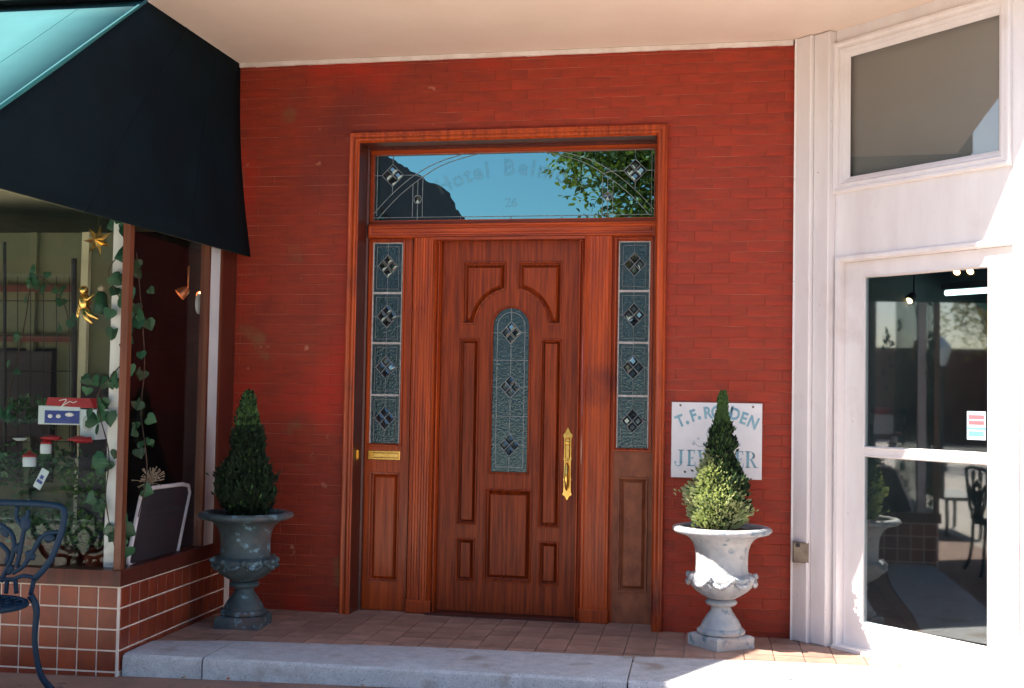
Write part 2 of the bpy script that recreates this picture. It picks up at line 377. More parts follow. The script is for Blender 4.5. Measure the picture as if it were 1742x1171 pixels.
def kerbstone(a0, a1, seed):
    """one granite stone: cells over its top and front, rough arris"""
    n = max(3, int((a1 - a0) / .07)); mb = MB(ML); g0 = .004
    vs = []; cols = []
    for i in range(n + 1):
        a = a0 + g0 + (a1 - a0 - 2 * g0) * i / n; e = bound(a)
        j = lambda s: (noise.noise(Vector((a * 9, s * 3.1, seed))) * .006)
        fy = .03
        cols.append([(a, fy + j(1), -.42), (a, fy + j(2), -.03), (a, fy + .004 + j(3), -.008 + j(4)), (a, fy + .022 + j(5), .004 + j(6) * .4), (a, (fy + e) / 2, .006 + j(7) * .3), (a, e + j(8), .005), (a, e + .002, -.05)])
    m = len(cols[0])
    for c in cols: vs += c
    fs = [(i*m+k, (i+1)*m+k, (i+1)*m+k+1, i*m+k+1) for i in range(n) for k in range(m-1)]
    fs += [tuple(range(m)), tuple(n*m + k for k in range(m))[::-1]]
    return mb.add(vs, fs)
step = thing('granite_step', None, None, tuple(ML @ Vector((2.4, .1, -.15)))); step['kind'] = 'structure'
fl = MB(ML); fl.box(.02, 5.2, .05, .40, -.42, -.02); fl.build('joint_mortar', M['black'], step)
for i, (a0, a1) in enumerate([(.01, .462), (.462, 2.712), (2.712, 3.95), (3.95, 5.2)]):
    kerbstone(a0, a1, i * 7.3).build('kerb_stone', M['granite'], step, smooth=30)

# ------------------------------------------------------------------ brick wall round the door
wall = thing('brick_wall', 'red painted brick wall surrounding the wooden entrance doorway', 'wall', (-1.5, .05, 0))
XL, XR, ZT = -1.90, 1.84, 3.60
def inward(x, z, hw=1.0, ht=3.09): return abs(x) < hw and z < ht
mo = MB(); mo.box(XL, -1.0, .003, .34, -.05, ZT); mo.box(1.0, XR, .003, .34, -.05, ZT); mo.box(-1.0, 1.0, .003, .34, 3.09, ZT)
mo.build('mortar', M['joint'], wall)
cp, lp = .0655, .2135
bricks = []
nz_ = int((ZT + .03) / cp) + 1
for j in range(nz_):
    z0 = -.03 + j * cp; z1 = min(z0 + cp - .0038, ZT - .004)
    if z1 - z0 < .02: continue
    x = XL - (lp / 2 if j % 2 else 0) + .013
    while x < XR:
        x0, x1 = max(x, XL), min(x + lp - .0022, XR); x += lp
        if x1 - x0 < .02: continue
        segs = [(x0, x1)]
        if z0 < 3.09:
            segs = []
            if x0 < -1.0: segs.append((x0, min(x1, -1.0)))
            if x1 > 1.0: segs.append((max(x0, 1.0), x1))
        for a, b in segs:
            if b - a > .015: bricks.append((a, b, z0, z1))
bricks.sort(key=lambda q: (Vector(((q[0]+q[1])/2, 0, (q[2]+q[3])/2)) - CP).length)
ub = MB().bbox(-.5, .5, -.5, .5, -.5, .5, .02) if False else None
b0 = None; rest = MB()
for i, (a, b, z0, z1) in enumerate(bricks):
    y0 = random.uniform(-.0006, .0005)
    if i < 298:
        if b0 is None:
            q = MB(); q.bbox(-lp/2+.0011, lp/2-.0011, -.006, .02, -cp/2+.0019, cp/2-.0019, .0014); o = b0 = q.build('brick', M['brick'], None)
        else: o = b0.copy(); C.objects.link(o)
        o.parent = wall; o.location = Vector(((a+b)/2, .006 + y0, (z0+z1)/2)) - Vector(wall.location)
        o.scale = ((b - a) / (lp - .0022), 1, (z1 - z0) / (cp - .0038))
        o.rotation_euler = (random.uniform(-.006, .006), random.uniform(-.004, .004), random.uniform(-.003, .003))
    else: rest.bbox(a, b, y0, .02, z0, z1, .0014)
if rest.v: rest.build('brickwork', M['brick'], wall, kind='stuff')

# ceiling soffit, its cornice strip and the facade above
ce = MB(); ce.add([(-2.6, .3, 3.62), (-2.6, -1.33, 3.62), (3.27, -1.33, 3.62), (1.60, .3, 3.62), (-2.6, .3, 3.9), (-2.6, -1.33, 3.9), (3.27, -1.33, 3.9), (1.60, .3, 3.9)],
                  [(0,1,2,3),(7,6,5,4),(0,4,5,1),(1,5,6,2),(2,6,7,3),(3,7,4,0)])
st('soffit', ce, M['soffit'])
co_ = MB()
n = 40
prev = None
for i in range(n):   # plaster bead where soffit meets brick, a little uneven
    a = XL + (XR - .05 - XL) * i / n; b = XL + (XR - .05 - XL) * (i + 1) / n; h = 3.588 + .004 * noise.noise(Vector((i * .7, 0, 0)))
    co_.box(a, b, -.022, -.002, h, 3.617)
co_ = co_.build('cornice_bead', M['trimline'], None); tag(co_, 'thin white painted strip where the beige soffit meets the red brick', 'trim')
fa = MB(); fa.box(-8, 8, -1.325, -1.0, 3.905, 7.5); fa.box(-8, -1.83, -1.325, -1.2, 2.85, 3.60)
fa = fa.build('upper_facade', M['far_pale'], None); tag(fa, 'pale storey of the building above the recessed entrance', 'building')

q = MB(); q.box(-8, -1.80, -1.46, -1.33, 3.622, 4.6); q = q.build('dark_fascia', M['black'], None); tag(q, 'black fascia board just above the turquoise slope of the awning', 'fascia')

# ------------------------------------------------------------------ door surround
SU = thing('door_surround', 'carved mahogany frame around the front door with leaded side and top windows', 'door frame', (0, .1, 0))
YF = .21
def rectp(x0, x1, z0, z1): return [(x0, z0), (x1, z0), (x1, z1), (x0, z1)]
def xin(u, v, y): return at(u, v, (0, y, 0)).x
# outer casing, moulded, swept up one side, across and down the other (path clockwise seen from the street so that +inset goes inward)
cas = MB()
path = [(1.037, -.004), (1.037, 3.122), (-1.037, 3.122), (-1.037, -.004)]
cas.rings(path, [(0, .006), (0, -.030), (.005, -.036), (.012, -.036), (.018, -.030), (.030, -.028), (.036, -.034), (.046, -.038), (.056, -.034), (.062, -.022), (.067, -.018), (.067, .0)], closed=False, fill=False)
cas.build('casing', M['wood_v'], SU, smooth=35)
jb = MB(); jb.rings([(.9695, .0), (.9695, 3.055), (-.9695, 3.055), (-.9695, .0)], [(0, -.016), (.001, .15), (.012, .16), (.012, .25)], closed=False, fill=False)
jb.build('jamb', M['wood_dark'], SU, smooth=30)
bk = MB(); bk.box(-1.0, 1.0, .262, .30, -.02, 3.09); bk.build('backing', M['black'], SU)
# transom frame and bar
tf = MB()
tf.prism(rectp(-.957, .957, 2.535, 3.043), .186, .24, [rectp(-.945, .945, 2.566, 3.02)][0:1]); tf.build('transom_frame', M['wood_h'], SU)
tf = MB(); tf.rings(rectp(-.9455, .9455, 2.5655, 3.0205), [(0, .186), (.002, .180), (.007, .180), (.009, .190), (.010, .212)], fill=False); tf.build('transom_bead', M['wood_h'], SU, smooth=35)
tb = MB(); tb.rings(rectp(-.957, .957, 2.452, 2.546), [(0, .19), (0, .150), (.006, .143), (.014, .143), (.02, .150), (.03, .152), (.036, .146), (.040, .146)]); tb.build('transom_bar', M['wood_h'], SU, smooth=35)
tb = MB(); tb.box(-.505, .505, .13, .2, 2.434, 2.4515); tb.build('door_head', M['wood_h'], SU)
# reeded posts beside the door
for sgn, xa, xb in ((-1, xin(697, 700, .135), xin(737, 700, .135)), (1, xin(990, 700, .135), xin(1038, 700, .135))):
    p = MB(); n = 6; pts = []
    x0, x1 = xa, xb; e = .016
    prof = [(x0, .19), (x0, .148), (x0 + .004, .140), (x0 + .018, .138), (x0 + e + .006, .142)]
    wr = (x1 - x0 - 2 * e - .016) / n
    for i in range(n):
        for q in (0, .2, .5, .8, 1.0):
            prof.append((x0 + e + .008 + wr * (i + q), .144 - .0035 * math.sin(math.pi * q)))
    prof += [(x1 - e - .006, .142), (x1 - .018, .138), (x1 - .004, .136), (x1, .146), (x1, .19)]
    vs = [(x, y, .0) for x, y in prof] + [(x, y, 2.4515) for x, y in prof]; m = len(prof)
    p.add(vs, [(i, i+1, i+1+m, i+m) for i in range(m-1)])
    post = p.build('reeded_post', M['wood_v'], SU, smooth=40)
    q = MB(); q.bbox(x0 - .003, x1 + .004, .128, .19, 0, .085, .006); q.build('plinth_block', M['wood_v'], post)
for sgn, xa, xb in ((-1, -.498, -.4585), (1, .4625, .495)):
    q = MB(); q.rings(rectp(xa, xb, .0, 2.435), [(0, .24), (0, .165), (.004, .158), (.010, .158), (.016, .172)]); q.build('door_jamb', M['wood_v'], SU, smooth=35)
M['polish'] = mat('polished_bead', (.42, .055, .010), (.22, .022, .004), .14, 0, (30, 30, 2), coat=1.0)
for x in (-.500, .4975): q = MB(); q.tube([(x, .150, .0), (x, .150, 2.434)], .0085, 12); q.build('polished_bead', M['polish'], SU, smooth=True)
q = MB(); q.tube([(.962, .150, .0), (.962, .150, 3.04)], .007, 12); q.build('polished_bead', M['polish'], SU, smooth=True)
th_ = MB(); th_.box(-.50, .50, .10, .26, -.005, .014); th_.build('threshold', M['wood_dark'], SU)

def line(mb, x0, z0, x1, z1, y=YF - .004, w=.0042, d=.004):
    a = Vector((x1 - x0, z1 - z0)); a.normalize(); nx, nz = -a.y * w / 2, a.x * w / 2
    mb.add([(x0+nx, y, z0+nz), (x0-nx, y, z0-nz), (x1-nx, y, z1-nz), (x1+nx, y, z1+nz), (x0+nx*.4, y-d, z0+nz*.4), (x0-nx*.4, y-d, z0-nz*.4), (x1-nx*.4, y-d, z1-nz*.4), (x1+nx*.4, y-d, z1+nz*.4)],
           [(0,1,5,4),(1,2,6,5),(2,3,7,6),(3,0,4,7),(4,5,6,7)])
def poly(mb, pts, closed=False, **k):
    for i in range(len(pts) - (0 if closed else 1)):
        a, b = pts[i], pts[(i+1) % len(pts)]; line(mb, a[0], a[1], b[0], b[1], **k)
def bevels(cx, cz, h, parent, hw=None, y=YF - .0035):
    """four bevelled glass squares of a diamond, and their came"""
    hw = hw or h
    cs = [(0, .5), (.5, 0), (0, -.5), (-.5, 0)]
    for (ax, az) in cs:
        mx, mz = cx + ax * hw, cz + az * h; q = MB(); rx, rz = hw * .46, h * .46
        tx, tz = random.uniform(-.0022, .0022), random.uniform(-.003, .003)
        out = [(mx, mz + rz), (mx + rx, mz), (mx, mz - rz), (mx - rx, mz)]; inn = [((px - mx) * .5 + mx, (pz - mz) * .5 + mz) for px, pz in out]
        q.add([(px, y, pz) for px, pz in out] + [(px, y - .007 + tx * (px-mx) / rx + tz * (pz-mz) / rz, pz) for px, pz in inn],
              [(0,4,5,1),(1,5,6,2),(2,6,7,3),(3,7,4,0),(4,7,6,5)])
        q.build('bevel', M['glass_bevel'], parent)
    mb = MB(); poly(mb, [(cx, cz + h), (cx + hw, cz), (cx, cz - h), (cx - hw, cz)], True, y=y)
    line(mb, cx - hw/2, cz + h/2, cx + hw/2, cz - h/2, y=y); line(mb, cx + hw/2, cz + h/2, cx - hw/2, cz - h/2, y=y)
    mb.build('diamond_came', M['came'], parent)

# transom window
TG = MB(); TG.box(-.9448, .9448, YF, YF + .006, 2.5662, 3.0198); TG = TG.build('transom_glass', M['glass_transom'], SU)
X0, ZT0, KX, KZ = -.945, 3.02, 1.89 / 1385, .454 / 330
def T(px, pz): return (X0 + (px - 220) * KX, ZT0 - (pz - 215) * KZ)
cm = MB()
def smoothpath(P, n=6):
    out = []
    for i in range(len(P) - 1):
        p0 = P[max(i-1, 0)]; p1 = P[i]; p2 = P[i+1]; p3 = P[min(i+2, len(P)-1)]
        for k in range(n):
            t = k / n
            out.append(tuple(.5 * ((2*p1[c]) + (-p0[c]+p2[c])*t + (2*p0[c]-5*p1[c]+4*p2[c]-p3[c])*t*t + (-p0[c]+3*p1[c]-3*p2[c]+p3[c])*t**3) for c in range(len(p1))))
    out.append(tuple(P[-1])); return out
for sg in (1, -1):
    f = lambda px, pz: (lambda q: (q[0] * sg, q[1]))(T(px, pz))
    poly(cm, smoothpath([f(215, 515), f(315, 410), f(430, 318), f(545, 258), f(690, 216)]))
    poly(cm, smoothpath([f(245, 530), f(330, 440), f(425, 360), f(540, 285), f(650, 245), f(770, 217)]))
    poly(cm, [f(422, 365), f(422, 524)]); poly(cm, [f(472, 330), f(472, 524)]); poly(cm, [f(447, 460), f(447, 544)])
    poly(cm, [f(430, 318), f(472, 330)]); poly(cm, [f(447, 345), f(447, 415)])
    cc = f(447, 437); poly(cm, [(cc[0] + .026*math.cos(a*.524), cc[1] + .028*math.sin(a*.524)) for a in range(12)], True)
    poly(cm, [f(318, 217), f(318, 262)]); poly(cm, [f(318, 373), f(318, 412)]); poly(cm, [f(222, 318), f(262, 318)]); poly(cm, [f(374, 318), f(430, 318)])
    poly(cm, [f(665, 524), f(665, 545)])
    poly(cm, [f(240, 215), f(240, 515)])
    bevels(f(318, 318)[0], f(318, 318)[1], .075, TG)
    q = MB(); vs = [(cc[0], YF-.010, cc[1])] + [(cc[0] + .022*math.cos(a*.524), YF-.003, cc[1] + .024*math.sin(a*.524)) for a in range(12)]
    q.add(vs, [(0, 1 + a, 1 + (a+1) % 12) for a in range(12)]); q.build('jewel', M['glass_bevel'], TG)
line(cm, -.945, T(0, 524)[1], .945, T(0, 524)[1]); line(cm, -.945, T(0, 219)[1], .945, T(0, 219)[1]); line(cm, 0, T(0, 524)[1], 0, T(0, 545)[1])
cm.build('came', M['came'], TG)

def text_mesh(s, size, bold=.0, shear=0):
    cu = bpy.data.curves.new('t', 'FONT'); cu.body = s; cu.size = size; cu.offset = bold; cu.shear = shear; cu.align_x = 'CENTER'; cu.fill_mode = 'FRONT'
    cu.resolution_u = 3
    o = bpy.data.objects.new('t', cu); C.objects.link(o); dg = bpy.context.evaluated_depsgraph_get(); dg.update()
    me = bpy.data.meshes.new_from_object(o.evaluated_get(dg)); vs = [tuple(v.co) for v in me.vertices]; fs = [tuple(p.vertices) for p in me.polygons]
    bpy.data.objects.remove(o); bpy.data.curves.remove(cu); bpy.data.meshes.remove(me); return vs, fs
def put_text(mb, s, size, x, z, y, ang=0, sx=1, bold=0, shear=0):
    vs, fs = text_mesh(s, size, bold, shear); ca, sa = math.cos(ang), math.sin(ang)
    mb.add([(x + (v[0]*sx*ca - v[1]*sa), y, z + (v[0]*sx*sa + v[1]*ca)) for v in vs], fs)
lt = MB()
word = 'Hotel Belmont'; Rr = 1.03; zc = T(0, 288)[1] - Rr
wd = {'l': .55, 't': .62, 'H': 1.25, 'B': 1.2, 'm': 1.45, ' ': .8, 'e': .95, 'o': 1, 'n': 1}
tot = sum(wd[c] for c in word); acc = 0
for ch in word:
    cw = wd[ch]; a = ((acc + cw/2) / tot - .5) * 1.02; acc += cw
    if ch != ' ': put_text(lt, ch, .150, .0 + Rr * math.sin(a) + .045*math.sin(-a), zc + Rr * math.cos(a) - .052, YF - .0006, -a * 1.0, .92, .005)
put_text(lt, '26', .085, .0, T(0, 478)[1], YF - .0006, 0, 1, .003)
lt.build('lettering', M['etch'], TG)

# side windows
def sidelight(x0, x1, z0, z1, cuts, xa, xb, panel, pm):
    """x0..x1 glass, xa..xb whole unit"""
    fr = MB(); fr.prism(rectp(xa, xb, .0, 2.452), .190, .25, [rectp(x0 - .012, x1 + .012, z0 - .012, z1 + .012), rectp(panel[0], panel[1], panel[2], panel[3])])
    fr = fr.build('sidelight_frame', M['wood_v'] if pm is M['wood_v'] else pm, SU)
    if pm is not M['wood_v']:
        fv = MB(); fv.box(xa - .001, x0 - .0125, .1885, .2, .0, 2.452); fv.box(x1 + .0125, xb + .001, .1885, .2, z0 - .02, 2.452); fv.box(x0 - .012, x1 + .012, .1885, .2, z1 + .0125, 2.452); fv.build('sidelight_stile', M['wood_v'], SU)
    bd = MB(); bd.rings(rectp(x0 - .022, x1 + .022, z0 - .012, z1 + .022), [(0, .1875), (.002, .178), (.010, .178), (.014, .188), (.020, .197), (.022, .215)], fill=False); bd.build('glazing_bead', M['wood_v'], fr, smooth=35)
    pn = MB(); pn.rings(rectp(panel[0] - .006, panel[1] + .006, panel[2] - .006, panel[3] + .006), [(0, .190), (.002, .181), (.009, .182), (.0105, .212), (.018, .214), (.038, .196)]); pn.build('panel', pm, fr, smooth=30)
    zz = [z0] + cuts + [z1]
    ed = MB()
    for i in range(len(zz) - 1):
        a, b = zz[i], zz[i+1]
        gp = MB(); gp.box(x0, x1, YF, YF + .005, a, b - .001); gp = gp.build('pane', M['glass_antique'], SU)
        cx = (x0 + x1) / 2; cz = (a + b) / 2 + .012; ii = .028
        c_ = MB(); poly(c_, [(x0+ii, a+ii), (x1-ii, a+ii), (x1-ii, b-ii), (x0+ii, b-ii)], True, w=.003)
        line(c_, cx, a, cx, cz - .075, w=.003); line(c_, cx, cz + .075, cx, b, w=.003); line(c_, x0, cz, cx - .075, cz, w=.003); line(c_, cx + .075, cz, x1, cz, w=.003)
        c_.build('came', M['came'], gp)
        bevels(cx, cz, .078, gp, .070)
        s_ = .010 if i > 0 else .004
        ed.box(x0, x1, YF - .008, YF + .001, a - (.007 if i > 0 else 0), a + .007)
    e = .0075
    ed.box(x0, x0 + e, YF - .006, YF + .001, z0, z1); ed.box(x1 - e, x1, YF - .006, YF + .001, z0, z1); ed.box(x0, x1, YF - .0065, YF + .001, z1 - .007, z1)
    ed.build('pale_bar', M['putty'], SU)
    return fr
sl = sidelight(-.935, -.727, 1.083, 2.427, [1.411, 1.756, 2.090], -.957, -.655, (-.912, -.722, .188, .898), M['wood_v'])
sr = sidelight(.713, .916, 1.094, 2.423, [1.434, 1.773, 2.103], .652, .957, (.738, .914, .204, .916), M['wood_burl'])
# letter slot and bell plate
ms = MB(); ms.rings(rectp(-.938, -.714, .984, 1.044), [(0, .190), (0, .186), (.003, .184), (.012, .184), (.014, .187)]); ms = ms.build('letter_slot', M['brass'], SU)
q = MB(); q.rings(rectp(-.895, -.730, .998, 1.030), [(0, .184), (.0, .181), (.003, .179)]); q.build('flap', M['brass'], ms)
bp_ = MB(); bp_.box(-.9675, -.962, .035, .075, .985, 1.05); bp_.build('bell_plate', M['brass'], SU)

# ------------------------------------------------------------------ door
D = thing('entrance_door', 'tall mahogany front door with arched leaded window and brass pull', 'door', (0, .22, .014))
GC = .015; GR = .121; GZ = 1.874; GB = .926
def arch(cx, r, zc, zb, n=16): return [(cx - r, zb), (cx + r, zb)] + [(cx + r*math.cos(math.pi*i/n), zc + r*math.sin(math.pi*i/n)) for i in range(n + 1)]
ap = arch(GC, GR, GZ, GB)
ar = .246; 
def upper(sg):
    cx = GC; xi = cx + sg * .043 - sg * .017 * 0; xo = cx + sg * .327
    z0, z1 = 1.889, 2.292
    a0 = math.acos(min(1, .043 / ar)) ; a1 = math.asin((z0 - GZ) / ar)
    arc = [(cx + sg * ar * math.cos(a0 + (a1 - a0) * i / 10), GZ + ar * math.sin(a0 + (a1 - a0) * i / 10)) for i in range(11)]
    p = [(xo, z0), (xo, z1), (cx + sg * .043, z1)] + arc
    if sg < 0: p = p[::-1]
    return p
holes = {'UL': upper(-1), 'UR': upper(1), 'LM': rectp(-.325, -.200, .583, 1.790), 'RM': rectp(.217, .348, .583, 1.790),
         'LB': rectp(-.323, -.206, .212, .487), 'RB': rectp(.226, .348, .212, .487), 'C': rectp(-.137, .167, .226, .814)}
lf = MB(); lf.prism(rectp(-.455, .458, .018, 2.4335), YF, YF + .045, list(holes.values()) + [ap]); lf = lf.build('door_leaf', M['wood_door'], D)
for k, h in holes.items():
    q = MB(); wdt = .026 if k[1:] == 'B' or 'M' in k else .034
    q.rings(h, [(-.005, YF - .0005), (-.003, YF - .009), (.003, YF - .011), (.0075, YF - .006), (.0085, YF + .020), (.0165, YF + .024), (wdt, YF + .005), (wdt + .002, YF + .002)])
    q.build('raised_panel', M['wood_door'], D, smooth=30)
q = MB(); q.rings(ap, [(-.013, YF - .0005), (-.011, YF - .008), (-.004, YF - .011), (.001, YF - .006), (.003, YF + .012)], fill=False); q.build('arch_moulding', M['wood_door'], D, smooth=35)
q = MB(); q.prism(arch(GC, GR - .001, GZ, GB + .001), YF + .006, YF + .012); GA = q.build('leaded_glass', M['glass_antique'], D)
c_ = MB(); yy = YF + .005; kw = dict(y=yy, w=.0042, d=.003)
poly(c_, arch(GC, GR - .030, GZ, GB + .032), True, **kw)
line(c_, GC, GB, GC, 1.101 - .075, **kw); line(c_, GC, 1.101 + .075, GC, 1.479 - .078, **kw); line(c_, GC, 1.479 + .078, GC, 1.832 - .075, **kw); line(c_, GC, 1.832 + .075, GC, GZ + GR, **kw)
for z in (1.652, 1.288): line(c_, GC - GR, z, GC + GR, z, **kw)
for z in (1.832, 1.479, 1.101): line(c_, GC - GR, z, GC - .07, z, **kw); line(c_, GC + .07, z, GC + GR, z, **kw)
c_.build('came', M['came'], GA)
for z in (1.832, 1.479, 1.101): bevels(GC, z, .073, GA, .068, y=yy)
# brass handle set
hx = .401; pl = []
hz0, hz1 = .752, 1.232; half = [(0, 0), (.010, .018), (.016, .030), (.030, .038), (.033, .050), (.027, .060), (.026, .130), (.030, .140), (.026, .150), (.025, .22), (.025, .26), (.030, .272), (.026, .284), (.026, .400), (.034, .418), (.030, .432), (.020, .440), (.012, .458), (0, .482)]
pl = [(hx + a, hz0 + b) for a, b in half] + [(hx - a, hz0 + b) for a, b in half[::-1][1:-1]]
q = MB(); q.rings(pl, [(0, YF), (0, YF - .004), (.003, YF - .007)]); hp = q.build('handle_plate', M['brass'], D, smooth=25)
q = MB(); q.rings(rectp(hx - .016, hx + .016, hz0 + .275, hz0 + .41), [(0, YF - .007), (.003, YF - .012), (.007, YF - .009)]); q.blob((hx, YF - .010, hz0 + .375), .011, sy=.5); q.build('lock_rosette', M['brass'], hp, smooth=30)
q = MB(); q.tube(smoothpath([(hx, YF - .008, hz0 + .245), (hx, YF - .035, hz0 + .235), (hx, YF - .052, hz0 + .19), (hx, YF - .052, hz0 + .13), (hx, YF - .035, hz0 + .085), (hx, YF - .008, hz0 + .075)]), [.007 + .004 * math.sin(math.pi * i / 30) for i in range(31)], 10); q.build('grip', M['brass'], hp, smooth=True)
q = MB(); q.blob((hx, YF - .022, hz0 + .262), .013, sx=1, sy=1.5, sz=.45); q.build('thumb_latch', M['brass'], hp, smooth=True)

# ------------------------------------------------------------------ painted sign
SG = thing('jeweller_sign', 'square white hand painted sign with blue lettering on the brick, behind the potted conifer', 'sign', (1.35, -.02, .94))
q = MB(); q.bbox(1.080, 1.625, -.022, -.006, .941, 1.402, .003); bd = q.build('board', M['signwhite'], SG)
SX, SZ, KS = 1.080, 1.402, .545 / 1120
def sp(px, pz): return (SX + (px - 15) * KS, SZ - (pz - 100) * (.461 / 955))
lt = MB(); ys = -.0228
for ch, px, pz, an in [('T', 128, 345, 24), ('.', 222, 372, 20), ('F', 290, 275, 18), ('.', 368, 310, 12), ('R', 465, 235, 8), ('O', 575, 225, 3), ('W', 690, 222, -2), ('D', 800, 245, -8), ('E', 905, 295, -18), ('N', 1020, 345, -24)]:
    x, z = sp(px, pz); a = R(an); hh = .020 if ch != '.' else 0
    put_text(lt, ch, .100 if ch != '.' else .15, x + math.sin(a) * .028 * (ch != '.'), z - math.cos(a) * .030 * (ch != '.'), ys, a, .82, .0035)
lt.build('sign_lettering', M['signblue'], bd)
# serif word built stroke by stroke
sf = MB(); H = .098; zb = sp(0, 905)[1]
def rb(x0, x1, z0, z1): sf.quad((x0, ys, z0), (x1, ys, z0), (x1, ys, z1), (x0, ys, z1))
def st2(xa, za, xb, zb_, w): sf.quad((xa, ys, za), (xa + w, ys, za), (xb + w, ys, zb_), (xb, ys, zb_))
def arcs(cx, cz, r0x, r0z, a0, a1, w0, w1, n=9):
    for i in range(n):
        t0, t1 = a0 + (a1-a0)*i/n, a0 + (a1-a0)*(i+1)/n
        f0 = (i)/n; f1 = (i+1)/n; k0 = w0 + (w1-w0)*f0; k1 = w0 + (w1-w0)*f1
        sf.quad((cx + r0x*math.cos(t0), ys, cz + r0z*math.sin(t0)), (cx + r0x*math.cos(t1), ys, cz + r0z*math.sin(t1)),
                (cx + (r0x-k1)*math.cos(t1), ys, cz + (r0z-k1*.6)*math.sin(t1)), (cx + (r0x-k0)*math.cos(t0), ys, cz + (r0z-k0*.6)*math.sin(t0)))
def letE(x, w=.050):
    rb(x + .006, x + .021, zb, zb + H); rb(x, x + w, zb, zb + .006); rb(x, x + w - .003, zb + H - .006, zb + H); rb(x + .021, x + w - .014, zb + H/2 - .003, zb + H/2 + .003)
    rb(x + w - .004, x + w, zb, zb + .024); rb(x + w - .007, x + w - .003, zb + H - .022, zb + H); rb(x + w - .016, x + w - .013, zb + H/2 - .010, zb + H/2 + .010)
xj = sp(60, 0)[0]
rb(xj + .030, xj + .046, zb + .018, zb + H); rb(xj + .020, xj + .058, zb + H - .005, zb + H); arcs(xj + .023, zb + .022, .023, .026, 0, -math.pi * .95, .016, .004); sf.blob((xj + .004, ys, zb + .022), .007, sy=.02)
letE(sp(215, 0)[0])
xw = sp(345, 0)[0]
st2(xw + .022, zb, xw + .004, zb + H, .015); st2(xw + .026, zb, xw + .048, zb + H, .005); st2(xw + .062, zb, xw + .042, zb + H, .015); st2(xw + .066, zb, xw + .088, zb + H, .005)
rb(xw - .004, xw + .026, zb + H - .005, zb + H); rb(xw + .036, xw + .062, zb + H - .005, zb + H); rb(xw + .078, xw + .100, zb + H - .005, zb + H)
letE(sp(560, 0)[0])
xl = sp(685, 0)[0]; rb(xl + .006, xl + .021, zb, zb + H); rb(xl, xl + .050, zb, zb + .006); rb(xl, xl + .028, zb + H - .005, zb + H); rb(xl + .046, xl + .050, zb, zb + .026)
letE(sp(810, 0)[0])
xr_ = sp(935, 0)[0]; rb(xr_ + .006, xr_ + .022, zb, zb + H); rb(xr_, xr_ + .030, zb, zb + .005); rb(xr_, xr_ + .026, zb + H - .005, zb + H)
arcs(xr_ + .022, zb + H * .74, .034, H * .26, math.pi/2, -math.pi/2, .006, .006); arcs(xr_ + .022, zb + H * .74, .034, H * .26, .9, -.9, .013, .013)
st2(xr_ + .052, zb, xr_ + .026, zb + H * .5, .015); rb(xr_ + .050, xr_ + .076, zb, zb + .004)
sf.build('serif_lettering', M['signblue'], bd)
em = MB(); cx, cz = sp(575, 495)
def ring2(mb, cx, cz, r, w, a0=0, a1=2*math.pi, n=28):
    for i in range(n):
        t0, t1 = a0 + (a1-a0)*i/n, a0 + (a1-a0)*(i+1)/n
        mb.quad((cx + r*math.cos(t0), ys, cz + r*math.sin(t0)), (cx + r*math.cos(t1), ys, cz + r*math.sin(t1)), (cx + (r-w)*math.cos(t1), ys, cz + (r-w)*math.sin(t1)), (cx + (r-w)*math.cos(t0), ys, cz + (r-w)*math.sin(t0)))
ring2(em, cx, cz, .060, .006); ring2(em, cx, cz, .045, .002)
for k in range(6):
    a = k * math.pi / 3; b = a + .35
    em.add([(cx, ys, cz), (cx + .030*math.cos(a), ys, cz + .030*math.sin(a)), (cx + .022*math.cos(b), ys, cz + .022*math.sin(b))], [(0, 1, 2)])
for sg in (1, -1):
    c2 = cx - sg * .092; ring2(em, c2, cz - .035, .045, .004, math.pi * 1.05, math.pi * 1.9); em.blob((c2 - sg*.045, ys, cz - .062), .009, sy=.02); em.blob((c2 - sg*.016, ys, cz - .030), .007, sy=.02)
    em.blob((c2 + sg*.03, ys, cz - .055), .010, sx=1.8, sy=.02, sz=.7)
em.build('painted_emblem', M['signgrey'], bd)
for px, pz in [(125, 140), (1022, 145), (190, 980), (1005, 1050)]:
    x, z = sp(px, pz); q = MB(); q.blob((x, -.022, z), .0075, sy=.5); q.build('screw', M['box'], bd, smooth=True)

